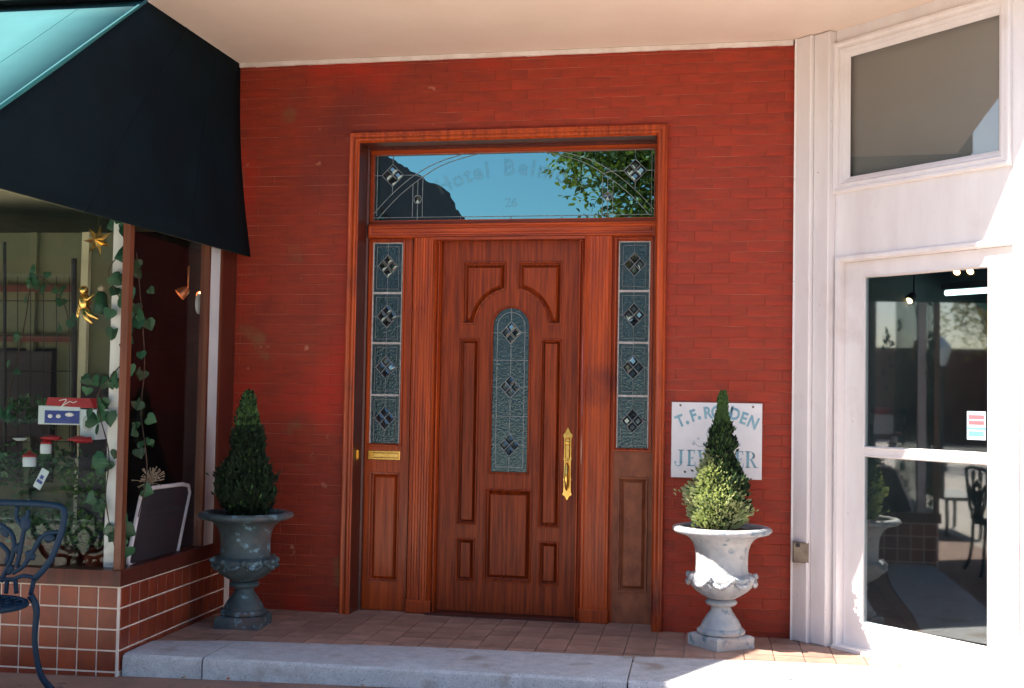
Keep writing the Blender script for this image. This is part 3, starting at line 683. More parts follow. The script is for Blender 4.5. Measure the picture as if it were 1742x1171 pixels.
# ------------------------------------------------------------------ urns and conifers
def urn(name, label, x, y, rot, m, soil):
    U = thing(name, label, 'urn', (x, y, 0), 'cast iron urns flanking the door', world=False)
    q = MB(Matrix.Rotation(rot, 4, 'Z')); q.add([(-.135,-.135,.0),(.135,-.135,.0),(.135,.135,.0),(-.135,.135,.0),(-.135,-.135,.060),(.135,-.135,.060),(.135,.135,.060),(-.135,.135,.060),(-.122,-.122,.070),(.122,-.122,.070),(.122,.122,.070),(-.122,.122,.070)],
        [(0,3,2,1),(0,1,5,4),(1,2,6,5),(2,3,7,6),(3,0,4,7),(4,5,9,8),(5,6,10,9),(6,7,11,10),(7,4,8,11),(8,9,10,11)]); q.build('plinth', m, U)
    q = MB(); q.lathe([(.125,.068),(.137,.078),(.139,.092),(.128,.104),(.118,.108),(.113,.122),(.098,.150),(.080,.178),(.064,.200),(.056,.222),(.054,.234)], n=48,
                      fn=lambda r, z, g: r * (1 + (.030 * abs(math.sin(4 * g)) if .11 < z < .21 else 0))); q.build('foot', m, U, smooth=40)
    q = MB(); q.lathe([(.054,.232),(.078,.236),(.088,.246),(.090,.256),(.082,.266),(.062,.272)], n=48, fn=lambda r, z, g: r * (1 + .02 * math.cos(24 * g))); q.build('collar', m, U, smooth=40)
    def lobes(r, z, g):
        if z < .385: return r * (1 + .030 * abs(math.cos(7 * g)))
        return r
    q = MB(); q.lathe([(.060,.270),(.078,.276),(.108,.292),(.146,.318),(.172,.345),(.186,.372),(.192,.392),(.190,.405),(.176,.416),(.158,.422),(.152,.432),(.150,.470),(.151,.520),(.156,.560),(.166,.590),(.184,.615),(.205,.632),(.222,.640)], n=84, fn=lobes)
    body = q.build('body', m, U, smooth=40)
    q = MB()       # garland relief on the belly
    for k in range(9):
        g0 = 2 * math.pi * k / 9 + .2
        for i in range(13):
            t = i / 12; g = g0 + t * 2 * math.pi / 9; z = .402 - .040 * math.sin(math.pi * t); r = .186 + .006 * math.sin(math.pi * t)
            q.blob((r * math.cos(g), r * math.sin(g), z), .010 + .006 * math.sin(math.pi * t), 6, 4, rough=.25)
        q.blob((.193 * math.cos(g0), .193 * math.sin(g0), .400), .020, 7, 5, rough=.2)
    q.build('garland', m, body, smooth=True)
    q = MB(); q.lathe([(.218,.640),(.246,.645),(.270,.652),(.281,.662),(.284,.672),(.278,.683),(.262,.689),(.245,.690),(.228,.680),(.222,.660),(.0,.655)], n=96,
                      fn=lambda r, z, g: r * (1 + (.012 * math.cos(36 * g) if r > .262 else 0))); q.build('rim', m, U, smooth=50)
    q = MB(); pr = [(.222, .650)] + [(r, .662 + .01 * math.cos(r * 40)) for r in (.19, .15, .1, .05, .001)]
    q.lathe(pr, n=30, fn=lambda r, z, g: r * (1 + .02 * math.sin(5 * g + r * 90))); q.build('soil', soil, U, smooth=True)
    return U
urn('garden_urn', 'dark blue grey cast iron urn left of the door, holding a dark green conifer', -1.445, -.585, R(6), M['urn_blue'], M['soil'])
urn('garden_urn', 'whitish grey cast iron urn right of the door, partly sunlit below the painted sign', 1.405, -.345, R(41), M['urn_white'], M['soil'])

def sprig(mb, p, d, L_, rnd):
    """a twig of needles: crossed tapered blades and side blades"""
    d = d.normalized(); s1 = d.cross(Vector((rnd.uniform(-1,1), rnd.uniform(-1,1), rnd.uniform(-1,1)))).normalized(); s2 = d.cross(s1)
    for s_ in (s1, s2):
        w_ = L_ * .20
        mb.add([p - s_*w_*.3, p + s_*w_*.3, p + d*L_*.55 + s_*w_, p + d*L_, p + d*L_*.55 - s_*w_], [(0,1,2,3,4)])
    for k in range(2):
        s_ = (s1 if k else -s1); q = p + d * L_ * (.25 + .2*k); e = (d + s_ * 1.1).normalized()
        t_ = e.cross(s2).normalized() * L_ * .08
        mb.add([q - t_, q + t_, q + e * L_ * .5], [(0,1,2)])
def conifer(name, label, x, y, prof, zones, n, seed, lean=(0, 0), z0=.66):
    """prof: list of (z, radius); zones(z, ang, k) -> which growth"""
    rnd = random.Random(seed)
    T_ = thing(name, label, 'conifer', (x, y, z0), 'dwarf conifers in the urns', world=False)
    q = MB(); q.tube([(0, 0, -.02), (.01, 0, .12), (lean[0] * .5, lean[1] * .5, .4), (lean[0], lean[1], prof[-1][0] - z0 - .05)], [.016, .014, .008, .003], 7); tr = q.build('trunk', M['bark'], T_, smooth=True)
    def rad(z):
        for (a, ra), (b, rb_) in zip(prof, prof[1:]):
            if z <= b: return ra + (rb_ - ra) * (z - a) / (b - a)
        return prof[-1][1]
    za, zb_ = prof[0][0], prof[-1][0]
    mbs = {'d': MB(), 'm': MB(), 'p': MB()}; core = MB()
    zz = [za + (zb_ - za) * i / 14 for i in range(15)]
    core.lathe([(max(.004, rad(z) * .66), z - z0) for z in zz[:-2]], n=14, fn=lambda r, z, g: r * (1 + .25 * noise.noise(Vector((g * 2, z * 14, seed)))))
    lum = []
    for k in range(int(n)):
        while True:
            z = rnd.uniform(za, zb_); r = rad(z)
            if rnd.random() < (r + .02) / .21: break
        g = rnd.uniform(0, 2 * math.pi); ln = (z - za) / (zb_ - za)
        bumpy = 1 + .50 * noise.noise(Vector((math.cos(g) * 2.6, math.sin(g) * 2.6, z * 13 + seed))) + .12 * noise.noise(Vector((g * 5, z * 40, seed)))
        rr = r * bumpy * (rnd.uniform(.70, 1.0) if rnd.random() < .8 else rnd.uniform(.5, .75)) * (1.0 if rnd.random() < .95 else rnd.uniform(1.05, 1.22))
        cx_, cy_ = lean[0] * ln, lean[1] * ln
        p = Vector((cx_ + rr * math.cos(g), cy_ + rr * math.sin(g), z - z0))
        kind, up, L_ = zones(z, g, rnd, rr / max(r, .01))
        d = Vector((math.cos(g) * (1 - up), math.sin(g) * (1 - up), up)) + Vector((rnd.uniform(-.35, .35), rnd.uniform(-.35, .35), rnd.uniform(-.2, .35)))
        sprig(mbs[kind], p, d, L_, rnd)
    core.build('inner_foliage', M['leaf_dark'], T_, smooth=False)
    for kk, nm, mm in (('d', 'old_foliage', 'leaf_dark'), ('m', 'green_foliage', 'leaf_mid'), ('p', 'new_foliage', 'leaf_pale')):
        if mbs[kk].v: mbs[kk].build(nm, M[mm], T_)
def zl(z, g, rnd, f):
    if z > 1.20 and rnd.random() < .8: return 'm', .75, .032
    if rnd.random() < .05: return 'm', .7, .032
    return 'd', .62, .034
conifer('potted_conifer', 'dark pointed conifer in the blue grey urn beside the shop window', -1.455, -.575,
        [(.665, .10), (.70, .140), (.78, .165), (.90, .148), (1.0, .122), (1.12, .092), (1.22, .060), (1.30, .050), (1.36, .035), (1.41, .012)], zl, 5200, 3, (0, 0))
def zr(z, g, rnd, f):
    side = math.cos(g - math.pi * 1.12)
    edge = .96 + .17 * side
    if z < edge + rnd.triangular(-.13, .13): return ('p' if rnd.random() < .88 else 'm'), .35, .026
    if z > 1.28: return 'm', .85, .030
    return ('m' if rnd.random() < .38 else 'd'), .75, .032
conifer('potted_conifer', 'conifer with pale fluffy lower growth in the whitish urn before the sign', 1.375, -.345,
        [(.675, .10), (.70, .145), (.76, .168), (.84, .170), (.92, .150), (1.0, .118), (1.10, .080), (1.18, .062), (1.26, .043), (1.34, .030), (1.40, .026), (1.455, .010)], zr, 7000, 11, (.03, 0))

# ------------------------------------------------------------------ right hand white shop front (splayed bay)
W = thing('white_shop_front', 'white painted shop front set at an angle, with glazed door and upper window', 'shop front', (2.4, -.45, 0))
def mby(k=0): return MB(MBY)
s = bx
q = mby(); q.prism(rectp(.06, 2.10, .0, 3.62), 0, .06, [rectp(s(2.06), s(2.90), .02, 2.262), rectp(s(2.072), s(2.838), 2.682, 3.508)]); q.build('wall_panel', M['white'], W)
# pilaster against the brick: two stepped boards
q = MB(); q.prism([(1.799, 0), (1.905, 0), (1.905, 3.617), (1.799, 3.617)], -.045, .02); q.build('corner_board', M['white'], W)
q = MB(); q.box(1.905, 2.045, -.10, .05, 0, 3.616); 
q = mby(); q.bbox(s(1.868), s(1.952), -.085, -.002, 0, 3.616, .006); q.build('pilaster', M['white'], W)
q = mby(); q.bbox(s(1.953), s(2.038), -.060, -.002, 0, 3.615, .006); q.build('pilaster', M['white'], W)
# upper window
q = mby(); q.rings(rectp(s(2.036), s(2.874), 2.646, 3.545), [(0, 0), (0, -.020), (.006, -.028), (.020, -.028), (.028, -.018), (.040, -.016), (.050, -.020), (.058, -.012), (.064, .0), (.070, .0), (.082, .010), (.094, .024)], fill=False); q.build('upper_frame', M['white'], W, smooth=30)
q = mby(); q.box(s(2.10), s(2.806), .024, .030, 2.71, 3.476); q.build('upper_pane', M['glass_up'], W)
q = mby(); q.box(s(2.06), s(2.85), .058, .062, 2.69, 3.50); q.build('pane_backing', M['backboard'], W)  # added backing board, its colour stands in for the reflected soffit
# door casing, leaf, panes
q = mby(); q.rings(rectp(s(2.049), s(2.905), -.30, 2.272), [(0, .0), (0, -.014), (.006, -.020), (.026, -.018), (.030, -.008), (.034, .035), (.050, .036)], fill=False); q.build('door_casing', M['white'], W, smooth=30)
zg0, zm0, zm1, zg1 = .160, 1.118, 1.160, 2.148
x0, x1, x2, x3 = s(2.088), s(2.178), s(2.764), s(2.872)
q = mby(); q.prism(rectp(x0, x3, .018, 2.236), .030, .066, [rectp(x1, x2, zg0, zm0), rectp(x1, x2, zm1, zg1)]); dl = q.build('door', M['white'], W)
for a, b in ((zg0, zm0), (zm1, zg1)):
    q = mby(); q.rings(rectp(x1 - .002, x2 + .002, a - .002, b + .002), [(0, .030), (.002, .024), (.006, .024), (.012, .040), (.014, .046)], fill=False); q.build('glazing_bead', M['white'], dl, smooth=30)
    cxm = (x1 + x2) / 2
    G = MBY @ Matrix.Translation((cxm, .052, 0)) @ Matrix.Rotation(R(2.8), 4, 'Z'); q = MB(G); hw = (x2 - x1) / 2 - .001
    q.box(-hw, hw, 0, .004, a, b); q.build('door_pane', M['glass_door'], dl)
q = mby(); q.box(s(2.06), s(2.89), -.05, .07, -.012, .017); q.build('threshold', M['white'], W)
# dark room behind the glass, with lights
q = mby(); rm = [(s(2.02), .10), (s(2.02) - .3, 3.2), (2.5, 3.2), (2.02, .10)]
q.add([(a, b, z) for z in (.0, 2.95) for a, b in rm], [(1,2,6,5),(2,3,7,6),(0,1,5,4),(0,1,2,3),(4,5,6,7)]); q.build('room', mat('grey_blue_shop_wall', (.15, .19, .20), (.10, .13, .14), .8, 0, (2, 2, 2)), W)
# the bay returns to the street front
q = MB(MBY); q.box(2.085, 2.13, -.012, .3, -.3, 3.62); q.build('corner_post', M['white'], W)
q = MB(); q.box(3.34, 7.0, -1.42, -1.30, -.4, 3.60); q.build('front_wall', M['white'], W)
# lights seen through the door
zt = 2.02
tl = thing('tube_lamp', 'long pale tube light seen through the upper glass of the white door', 'light', tuple(MBY @ Vector((1.0, 1.2, zt))))
q = mby(); q.tube([(.35, 1.0, 2.12), (1.9, 1.05, 2.12)], .018, 8); q.build('tube', M['tubelight'], tl)
q = mby(); q.box(.33, 1.92, .98, 1.07, 2.14, 2.18); q.build('fitting', M['room_dark'], tl)
for i, (u, v) in enumerate([(1530, 520), (1546, 513), (1627, 464), (1650, 463)]):
    P = at(u, v, MBY @ Vector((0, .75, 0)), (1, 1, 0)); 
    lp_ = thing('spot_lamp', ['small lit spot lamp, left one of the lower pair behind the door glass', 'small lit spot lamp, right one of the lower pair behind the door glass', 'small lit spot lamp, left one of the upper pair behind the door glass', 'small lit spot lamp at the top right corner of the door glass'][i], 'spot lamp', tuple(P), 'spot lamps inside the white shop')
    d = Vector((-.35, -.62, -.5)).normalized(); sx_ = d.cross(Vector((0, 0, 1))).normalized(); sy_ = d.cross(sx_)
    q = MB(); q.tube([P - d * .09, P - d * .06, P], [.014, .028, .032], 12, cap=False); q.tube([P - d * .09, P - d*.09 + Vector((0, 0, .12))], .006, 6); q.build('shade', M['black'], lp_)
    q = MB(); q.add([P - d * .006 + (sx_ * math.cos(k*.6283) + sy_ * math.sin(k*.6283)) * .022 for k in range(10)], [tuple(range(10))]); q.build('bulb', M['warm'], lp_)
# sticker on the door glass
q = mby(); a0, a1 = s(2.664), s(2.745); q.box(a0, a1, .040, .0415, 1.235, 1.385); stk = q.build('door_notice', mat('pale_blue_paper', (.30, .38, .46), None, .6), None); tag(stk, 'small pale blue and red notice stuck low on the white door glass', 'notice')
q = mby()
for zz_ in (1.345, 1.315): q.box(a0 + .01, a1 - .01, .0385, .0395, zz_, zz_ + .020)
q.build('red_print', mat('faded_red_print', (.38, .08, .10), None, .6), stk)
q = mby(); q.box(a0, a1, .0385, .0395, 1.29, 1.30); q.box(a0 + .012, a1 - .012, .0385, .0395, 1.255, 1.28); q.build('blue_print', mat('faded_blue_print', (.08, .20, .42), None, .6), stk)
# conduit and box
E = thing('electric_box', 'small weathered metal box with thin conduit on the white corner board', 'junction box', (1.85, -.06, .5))
P = at(1362, 940, (0, -.09, 0))
q = MB(); q.bbox(P.x - .046, P.x + .046, -.125, -.046, P.z - .058, P.z + .062, .006); q.build('box_body', M['box'], E)
q = MB(); q.box(P.x - .030, P.x - .006, -.130, -.1255, P.z + .035, P.z + .058); q.build('cover_plate', M['black'], E)
q = MB(); q.tube([(P.x + .018, -.060, P.z + .060), (P.x + .018, -.060, 2.2), (P.x + .020, -.060, 3.60)], .010, 8); q.build('conduit', M['white'], E, smooth=True)

# ------------------------------------------------------------------ left hand shop
LS = thing('corner_shop', 'corner shop window with dark timber posts over a terracotta tiled base, left of the doorway', 'shop front', tuple(LO))
def ml(): return MB(ML)
q = ml(); q.box(-2.6, -.002, .004, .30, -.40, .366); q.box(-.30, -.004, .30, 1.60, -.40, .366); q.build('grout_bed', M['grout'], LS)
tp = .1123; gt = .010
t = MB(); t.bbox(-(tp-gt)/2, (tp-gt)/2, -.004, .004, -(tp-gt)/2, (tp-gt)/2, .0015); tt = None
def place_tile(a, b, z, rz, sx=1):
    global tt
    if tt is None: o = tt = t.build('wall_tile', M['tile_wall'], None)
    else: o = tt.copy(); C.objects.link(o)
    o.parent = LS; o.location = (ML @ Vector((a, b, z))) - LO; o.rotation_euler = (0, 0, TH + rz); o.scale = (sx, 1, 1)
for j in range(5):
    z = .361 - tp * (j + .5)
    for i in range(15): place_tile(-.010 - tp * (i + .5), .002, z, 0)
    if j < 4:
        for i in range(13): place_tile(-.001, .012 + tp * (i + .5), z, R(90))
# sills
q = ml(); q.box(-2.6, .012, -.020, .10, .368, .452); q.box(-.09, .012, .10, 1.58, .368, .452); q.build('sill', M['wood_dark'], LS)
# posts
q = ml(); q.box(-.038, .002, -.004, .046, .4525, 2.50); q.build('corner_post', M['oak'], LS)
q = ml(); q.box(-.05, .004, 1.075, 1.105, .4525, 2.72); q.box(-.05, .004, 1.262, 1.30, .4525, 2.72); q.build('post_edge', M['oak'], LS)
q = ml(); q.box(-.05, .001, 1.106, 1.261, .4525, 2.72); q.build('white_post', M['bluewhite'], LS)
q = ml(); q.box(-.06, -.010, 1.301, 1.60, .4525, 2.72); q.build('end_board', M['wood_dark'], LS)
q = ml(); q.box(-2.6, -.03, .0, .06, 2.722, 2.86); q.box(-.20, -.13, .062, 1.40, 2.722, 3.20); q.build('head_board', M['wood_dark'], LS)
q = ml(); q.box(-2.6, -.053, .020, .026, .453, 2.72); q.build('front_pane', M['glass'], LS)
q = ml(); q.box(-.028, -.022, .057, 1.074, .453, 2.72); q.build('side_pane', M['glass_side'], LS)
# room inside
q = ml(); q.quad((-2.6, .03, .40), (-.02, .03, .40), (-.02, 1.25, .40), (-2.6, 1.25, .40)); q.build('display_deck', M['wood_dark'], LS)
q = ml()
q.add([(-4.5, 3.4, -.2), (-.36, 3.4, -.2), (-.36, 3.4, 2.9), (-4.5, 3.4, 2.9)], [(0,1,2,3)])
q.add([(-.36, 3.4, -.2), (-.36, 1.6, -.2), (-.36, 1.6, 2.9), (-.36, 3.4, 2.9)], [(0,1,2,3)]); q.add([(-.05, 1.60, -.2), (-.36, 1.60, -.2), (-.36, 1.60, 2.9), (-.05, 1.60, 2.9)], [(0,1,2,3)])
q.add([(-4.5, .0, -.2), (-4.5, 3.4, -.2), (-4.5, 3.4, 2.9), (-4.5, .0, 2.9)], [(0,1,2,3)]); q.add([(-4.5, 0, -.2), (0, 0, -.2), (0, 3.4, -.2), (-4.5, 3.4, -.2)], [(0,1,2,3)])
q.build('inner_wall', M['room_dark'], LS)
q = ml(); q.quad((-4.5, .06, 2.73), (-.06, .06, 2.73), (-.06, 3.4, 2.73), (-4.5, 3.4, 2.73)); q.build('inner_ceiling', M['room_ceiling'], LS)
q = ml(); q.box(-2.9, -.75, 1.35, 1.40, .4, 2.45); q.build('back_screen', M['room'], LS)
for a_, z0, z1 in ((-2.0, .4, 2.45), (-1.35, .4, 2.45), (-.98, .4, 2.45)):
    q = ml(); q.box(a_, a_ + .05, 1.31, 1.349, z0, z1); q.build('wall_batten', M['room_ceiling'] if a_ > -1 else M['room'], LS)
for z0 in (1.72, 2.05):
    q = ml(); q.box(-2.6, -1.02, 1.29, 1.309, z0, z0 + .045); q.build('shelf', M['wood_dark'], LS)
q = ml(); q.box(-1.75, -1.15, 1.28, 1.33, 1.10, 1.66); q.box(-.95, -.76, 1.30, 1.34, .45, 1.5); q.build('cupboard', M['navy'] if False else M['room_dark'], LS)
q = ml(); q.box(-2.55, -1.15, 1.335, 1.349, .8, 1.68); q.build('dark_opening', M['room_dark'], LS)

# awning, hipped round the corner
Tt = Vector((-1.792, -1.345, 3.612)); Hp = Vector((-1.677, -2.809, 2.671)); Bp = Vector((-1.646, -2.833, 2.286))
W0 = Vector((-1.832, -.002, 3.612)); W1 = Vector((-1.722, -.006, 2.313))
dH = (Hp - Tt); kf = (Tt.z - 2.30) / (Tt.z - Hp.z); F_ = Tt + dH * kf; F_.z = 2.292
A_ = thing('corner_awning', 'large dark canvas awning hipped round the shop corner, its street slope coloured lighter as sunlit turquoise', 'awning', (-1.72, -1.5, 2.3))
def sheet(rows_, th, mtl, name, **k):
    """grid of points made into a thin solid sheet"""
    n, m = len(rows_), len(rows_[0]); top = [Vector(p) for r_ in rows_ for p in r_]
    nrm = (Vector(rows_[0][-1]) - Vector(rows_[0][0])).cross(Vector(rows_[-1][0]) - Vector(rows_[0][0])).normalized() * th
    vs = top + [p + nrm for p in top]; N_ = n * m; fs = []
    for i in range(n-1):
        for j in range(m-1):
            a = i*m+j; fs += [(a, a+1, a+m+1, a+m), (a+N_, a+m+N_, a+m+1+N_, a+1+N_)]
    for j in range(m-1): fs += [(j, j+N_, j+1+N_, j+1), ((n-1)*m+j, (n-1)*m+j+1, (n-1)*m+j+1+N_, (n-1)*m+j+N_)]
    for i in range(n-1): fs += [(i*m, (i+1)*m, (i+1)*m+N_, i*m+N_), (i*m+m-1, i*m+m-1+N_, (i+1)*m+m-1+N_, (i+1)*m+m-1)]
    return MB().add(vs, fs).build(name, mtl, A_, smooth=True, **k)
rows_ = []
nn = 14
for i in range(nn + 1):
    t_ = i / nn; a = W0.lerp(W1, t_); b = Tt.lerp(F_, t_); r_ = []
    for j in range(nn + 1):
        f_ = j / nn; p = a.lerp(b, f_); p = p + Vector((-.030 * math.sin(math.pi * t_) * (1 - f_ * .5) + .006 * math.sin(9 * f_) * t_, 0, 0)); r_.append(p)
    rows_.append(r_)
# the wall end curves outwards at its foot as in the photograph
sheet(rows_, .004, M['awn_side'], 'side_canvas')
rows_ = []
for i in range(9):
    t_ = i / 8; a = Tt.lerp(F_, t_); r_ = []
    for j in range(9):
        f_ = j / 8; r_.append(a + Vector((-4.2 * f_, -.05 * f_, -.018 * math.sin(math.pi * t_) + .0)))
    rows_.append(r_)
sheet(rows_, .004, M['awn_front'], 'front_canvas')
for f_ in (.27, .62):
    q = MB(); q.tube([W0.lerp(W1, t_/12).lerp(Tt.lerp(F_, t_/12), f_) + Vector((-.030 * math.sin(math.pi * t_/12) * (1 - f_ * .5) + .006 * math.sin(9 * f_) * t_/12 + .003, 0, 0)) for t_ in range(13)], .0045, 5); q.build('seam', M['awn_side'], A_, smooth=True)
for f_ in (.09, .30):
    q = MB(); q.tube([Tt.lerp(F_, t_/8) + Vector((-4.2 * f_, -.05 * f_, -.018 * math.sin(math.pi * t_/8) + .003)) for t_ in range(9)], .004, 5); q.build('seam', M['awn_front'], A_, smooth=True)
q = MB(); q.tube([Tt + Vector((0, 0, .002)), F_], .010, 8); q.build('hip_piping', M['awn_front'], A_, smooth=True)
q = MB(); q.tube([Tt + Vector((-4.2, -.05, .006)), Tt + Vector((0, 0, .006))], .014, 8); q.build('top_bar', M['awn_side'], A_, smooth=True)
q = MB(); q.tube([W1 + Vector((-.02, 0, .015)), F_ + Vector((-.02, .02, .015))], .012, 8); q.tube([F_ + Vector((-.02, .02, .015)), F_ + Vector((-4.2, -.03, .015))], .012, 8); q.build('awning_frame', M['room'], A_, smooth=True)

# ------------------------------------------------------------------ things in the shop window
def LP(u, v, b): return at(u, v, ML @ Vector((0, b, 0)), ML.to_3x3() @ Vector((0, 1, 0)))
PXM = .00325
q = MB(); a = LP(188, 972, .09); a2 = LP(190, 380, .09); wv = (ML.to_3x3() @ Vector((1, 0, 0)))
q = ml(); aa = ML.inverted() @ LP(200, 700, .12); q.box(aa.x - .045, aa.x + .040, .10, .17, .402, 2.70); col = q.build('white_column', M['white'], None); tag(col, 'slim white column with ivy just behind the corner of the shop window', 'column')

def ivy(name, label, pts, parent_pts_r, n, seed, size=.034):
    rnd = random.Random(seed); V = thing(name, label, 'ivy', tuple(pts[0]))
    path = smoothpath([tuple(p) for p in pts], 8)
    q = MB(); q.tube(path, .0035, 5); q.build('stem', M['bark'], V)
    base = None
    for k in range(n):
        p = Vector(path[int(rnd.random() * (len(path)-1))]) + Vector((rnd.uniform(-parent_pts_r, parent_pts_r), rnd.uniform(-.03, .02), rnd.uniform(-.05, .05)))
        if base is None:
            lfm = MB(); out = [(0, 0), (.35, -.18), (.85, -.1), (1.0, .35), (.72, .75), (.35, 1.05), (0, 1.35), (-.35, 1.05), (-.72, .75), (-1.0, .35), (-.85, -.1), (-.35, -.18)]
            lfm.add([(0, -.12, .45)] + [(a_ * .9, abs(a_) * .22 - .05, b_) for a_, b_ in out], [(0, 1 + i, 1 + (i+1) % 12) for i in range(12)]); o = base = lfm.build('leaf', M['ivy'], None, smooth=True)
        else: o = base.copy(); C.objects.link(o)
        o.parent = V; o.location = p - Vector(V.location); sc = size * rnd.uniform(.7, 1.25); o.scale = (sc, sc, sc); o.rotation_euler = (rnd.uniform(-.5, .5), rnd.uniform(1.8, 4.4), rnd.uniform(-.7, .7))
cv = [LP(205, 372, .08), LP(210, 420, .08), LP(185, 465, .07), LP(213, 530, .08), LP(217, 600, .08), LP(190, 640, .06), LP(165, 680, .06), LP(185, 770, .06), LP(180, 850, .06), LP(195, 930, .06)]
ivy('ivy_garland', 'trailing ivy with large round leaves winding down the white column', cv, .085, 52, 5, .048)
cv = [LP(232, 430, .30), LP(240, 520, .34), LP(246, 620, .34), LP(240, 700, .3), LP(250, 800, .3), LP(235, 880, .25)]
ivy('ivy_garland', 'dim trailing ivy behind the side window just right of the oak corner post', cv, .05, 20, 9, .042)
cv = [LP(0, 740, .35), LP(40, 560, .35), LP(60, 470, .35), LP(110, 520, .35), LP(118, 600, .35)]
ivy('ivy_garland', 'thin faded vine over the wire grid at the left of the shop window', cv, .06, 30, 21, .034)

# star
P = LP(166, 409, .14); V = thing('star_ornament', 'faceted gold star hanging in the shop window by the ivy', 'ornament', tuple(P))
q = MB(); n = 7; R1, R2 = .088, .036; vs = [(0, -.034, 0), (0, .034, 0)]
for k in range(2 * n):
    a_ = math.pi * k / n + .2; r_ = R1 if k % 2 == 0 else R2; vs.append((r_ * math.sin(a_), 0, r_ * math.cos(a_)))
q.add([P + Vector(v_) for v_ in vs], [(0, 2 + k, 2 + (k+1) % (2*n)) for k in range(2*n)] + [(1, 2 + (k+1) % (2*n), 2 + k) for k in range(2*n)]); q.build('points', M['gold'], V)
q = MB(); q.tube([P + Vector((0, 0, .085)), P + Vector((0, 0, .25))], .0015, 4); q.build('cord', M['gold'], V)
# gilded cherub ornament and a green dressed figure
P = LP(150, 520, .14)
V = thing('cherub_ornament', 'hanging gold winged figure ornament left of the white column', 'ornament', tuple(P))
q = MB(); q.blob(P + Vector((-.030, 0, .085)), .026, 10, 8); q.blob(P + Vector((-.025, 0, .020)), .034, 10, 8, sz=1.5, rough=.06)
q.tube(smoothpath([P + Vector((-.02, 0, -.02)), P + Vector((.0, -.02, -.065)), P + Vector((.03, 0, -.10))]), [.022, .021, .020, .018, .017, .016, .015, .014, .013, .012, .011, .010, .008], 8)
q.tube(smoothpath([P + Vector((-.01, 0, -.02)), P + Vector((.025, -.02, -.05)), P + Vector((.065, 0, -.075))]), [.020, .019, .018, .017, .016, .015, .014, .013, .012, .011, .010, .009, .008], 8)
q.tube([P + Vector((-.03, -.02, .045)), P + Vector((.02, -.04, .03)), P + Vector((.05, -.03, .06))], [.013, .011, .008], 8); q.build('figure', M['gold'], V, smooth=True)
q = MB(); 
for k in range(6): q.blob(P + Vector((-.05 - .012 * k * .4, .02, .06 - k * .020)), .022, 6, 4, sx=.5, sy=.3, sz=1.3)
q.build('wing', M['gold'], V, smooth=True)
P = LP(172, 510, .13); V = thing('dressed_figure', 'small green dressed hanging figure beside the gold cherub', 'ornament', tuple(P))
q = MB(); q.lathe([(.014, .045), (.03, .03), (.036, -.02), (.046, -.075), (.0, -.08)], P, 12, fn=lambda r, z, g: r * (1 + .08 * math.sin(5 * g))); q.build('dress', M['ivy'], V, smooth=True)
q = MB(); q.blob(P + Vector((0, 0, .062)), .020, 10, 8); q.build('head', M['straw'], V, smooth=True)
# boxed appliance
P = LP(68, 745, .35); X = wv; RX = LP(165, 690, .35); LX = LP(65, 690, .35)
ZB, ZTp = LP(65, 722, .35).z, LP(65, 690, .35).z; wd_ = (RX - LX).length
MX = Matrix.Translation(LX) @ Matrix.Rotation(TH, 4, 'Z'); V = thing('appliance_box', 'white and blue boxed appliance with a red lid on display in the shop window', 'box', tuple(LX))
h_ = ZTp - ZB; o_ = ZB - LX.z
q = MB(MX); q.bbox(0, wd_ * .72, 0, .16, o_, o_ + h_, .004); q.build('front_panel', M['bluewhite'], V)
q = MB(MX); q.box(wd_ * .12, wd_ * .71, -.003, -.0005, o_ + .008, o_ + h_ * .75); q.build('blue_band', M['navy'], V)
q = MB(MX); q.blob((wd_ * .22, -.006, o_ + h_ * .45), .012, sx=1.3, sy=.3); q.blob((wd_ * .36, -.006, o_ + h_ * .45), .012, sx=1.3, sy=.3); q.blob((wd_ * .55, -.008, o_ + h_ * .55), .018, sx=1.6, sy=.4, sz=.7); q.build('knob', M['white'], V, smooth=True)
q = MB(MX); q.bbox(wd_ * .725, wd_, -.004, .16, o_ - h_ * .75, o_ + h_ * .85, .004); q.build('side_panel', M['bluewhite'], V)
q = MB(MX); q.lathe([(.0, 0), (.036, 0), (.036, .006), (.03, .008), (0, .008)], (0, 0, 0), 24); 
q.v = [tuple(MX @ Vector((wd_ * .86 + (MX.inverted() @ Vector(v_)).x * .8, -.005 - (MX.inverted() @ Vector(v_)).z, o_ + h_ * .12 + (MX.inverted() @ Vector(v_)).y * 1.3))) for v_ in q.v]; q.build('dial', M['came'], V)
q = MB(MX); q.prism([(wd_ * .13, o_ + h_ + .002), (wd_ * .95, o_ + h_ * .90), (wd_ * .88, o_ + h_ + .045), (wd_ * .16, o_ + h_ + .048)], .0, .15); ld_ = q.build('red_lid', M['red'], V)
q = MB(MX); q.tube(smoothpath([(wd_*.36, -.003, o_+h_+.03), (wd_*.48, -.003, o_+h_+.038), (wd_*.44, -.003, o_+h_+.012), (wd_*.40, -.003, o_+h_-.004), (wd_*.5, -.003, o_+h_+.018), (wd_*.55, -.003, o_+h_+.026), (wd_*.6, -.003, o_+h_+.020), (wd_*.66, -.003, o_+h_+.028)]), .0028, 5); q.build('script_flourish', M['white'], V)
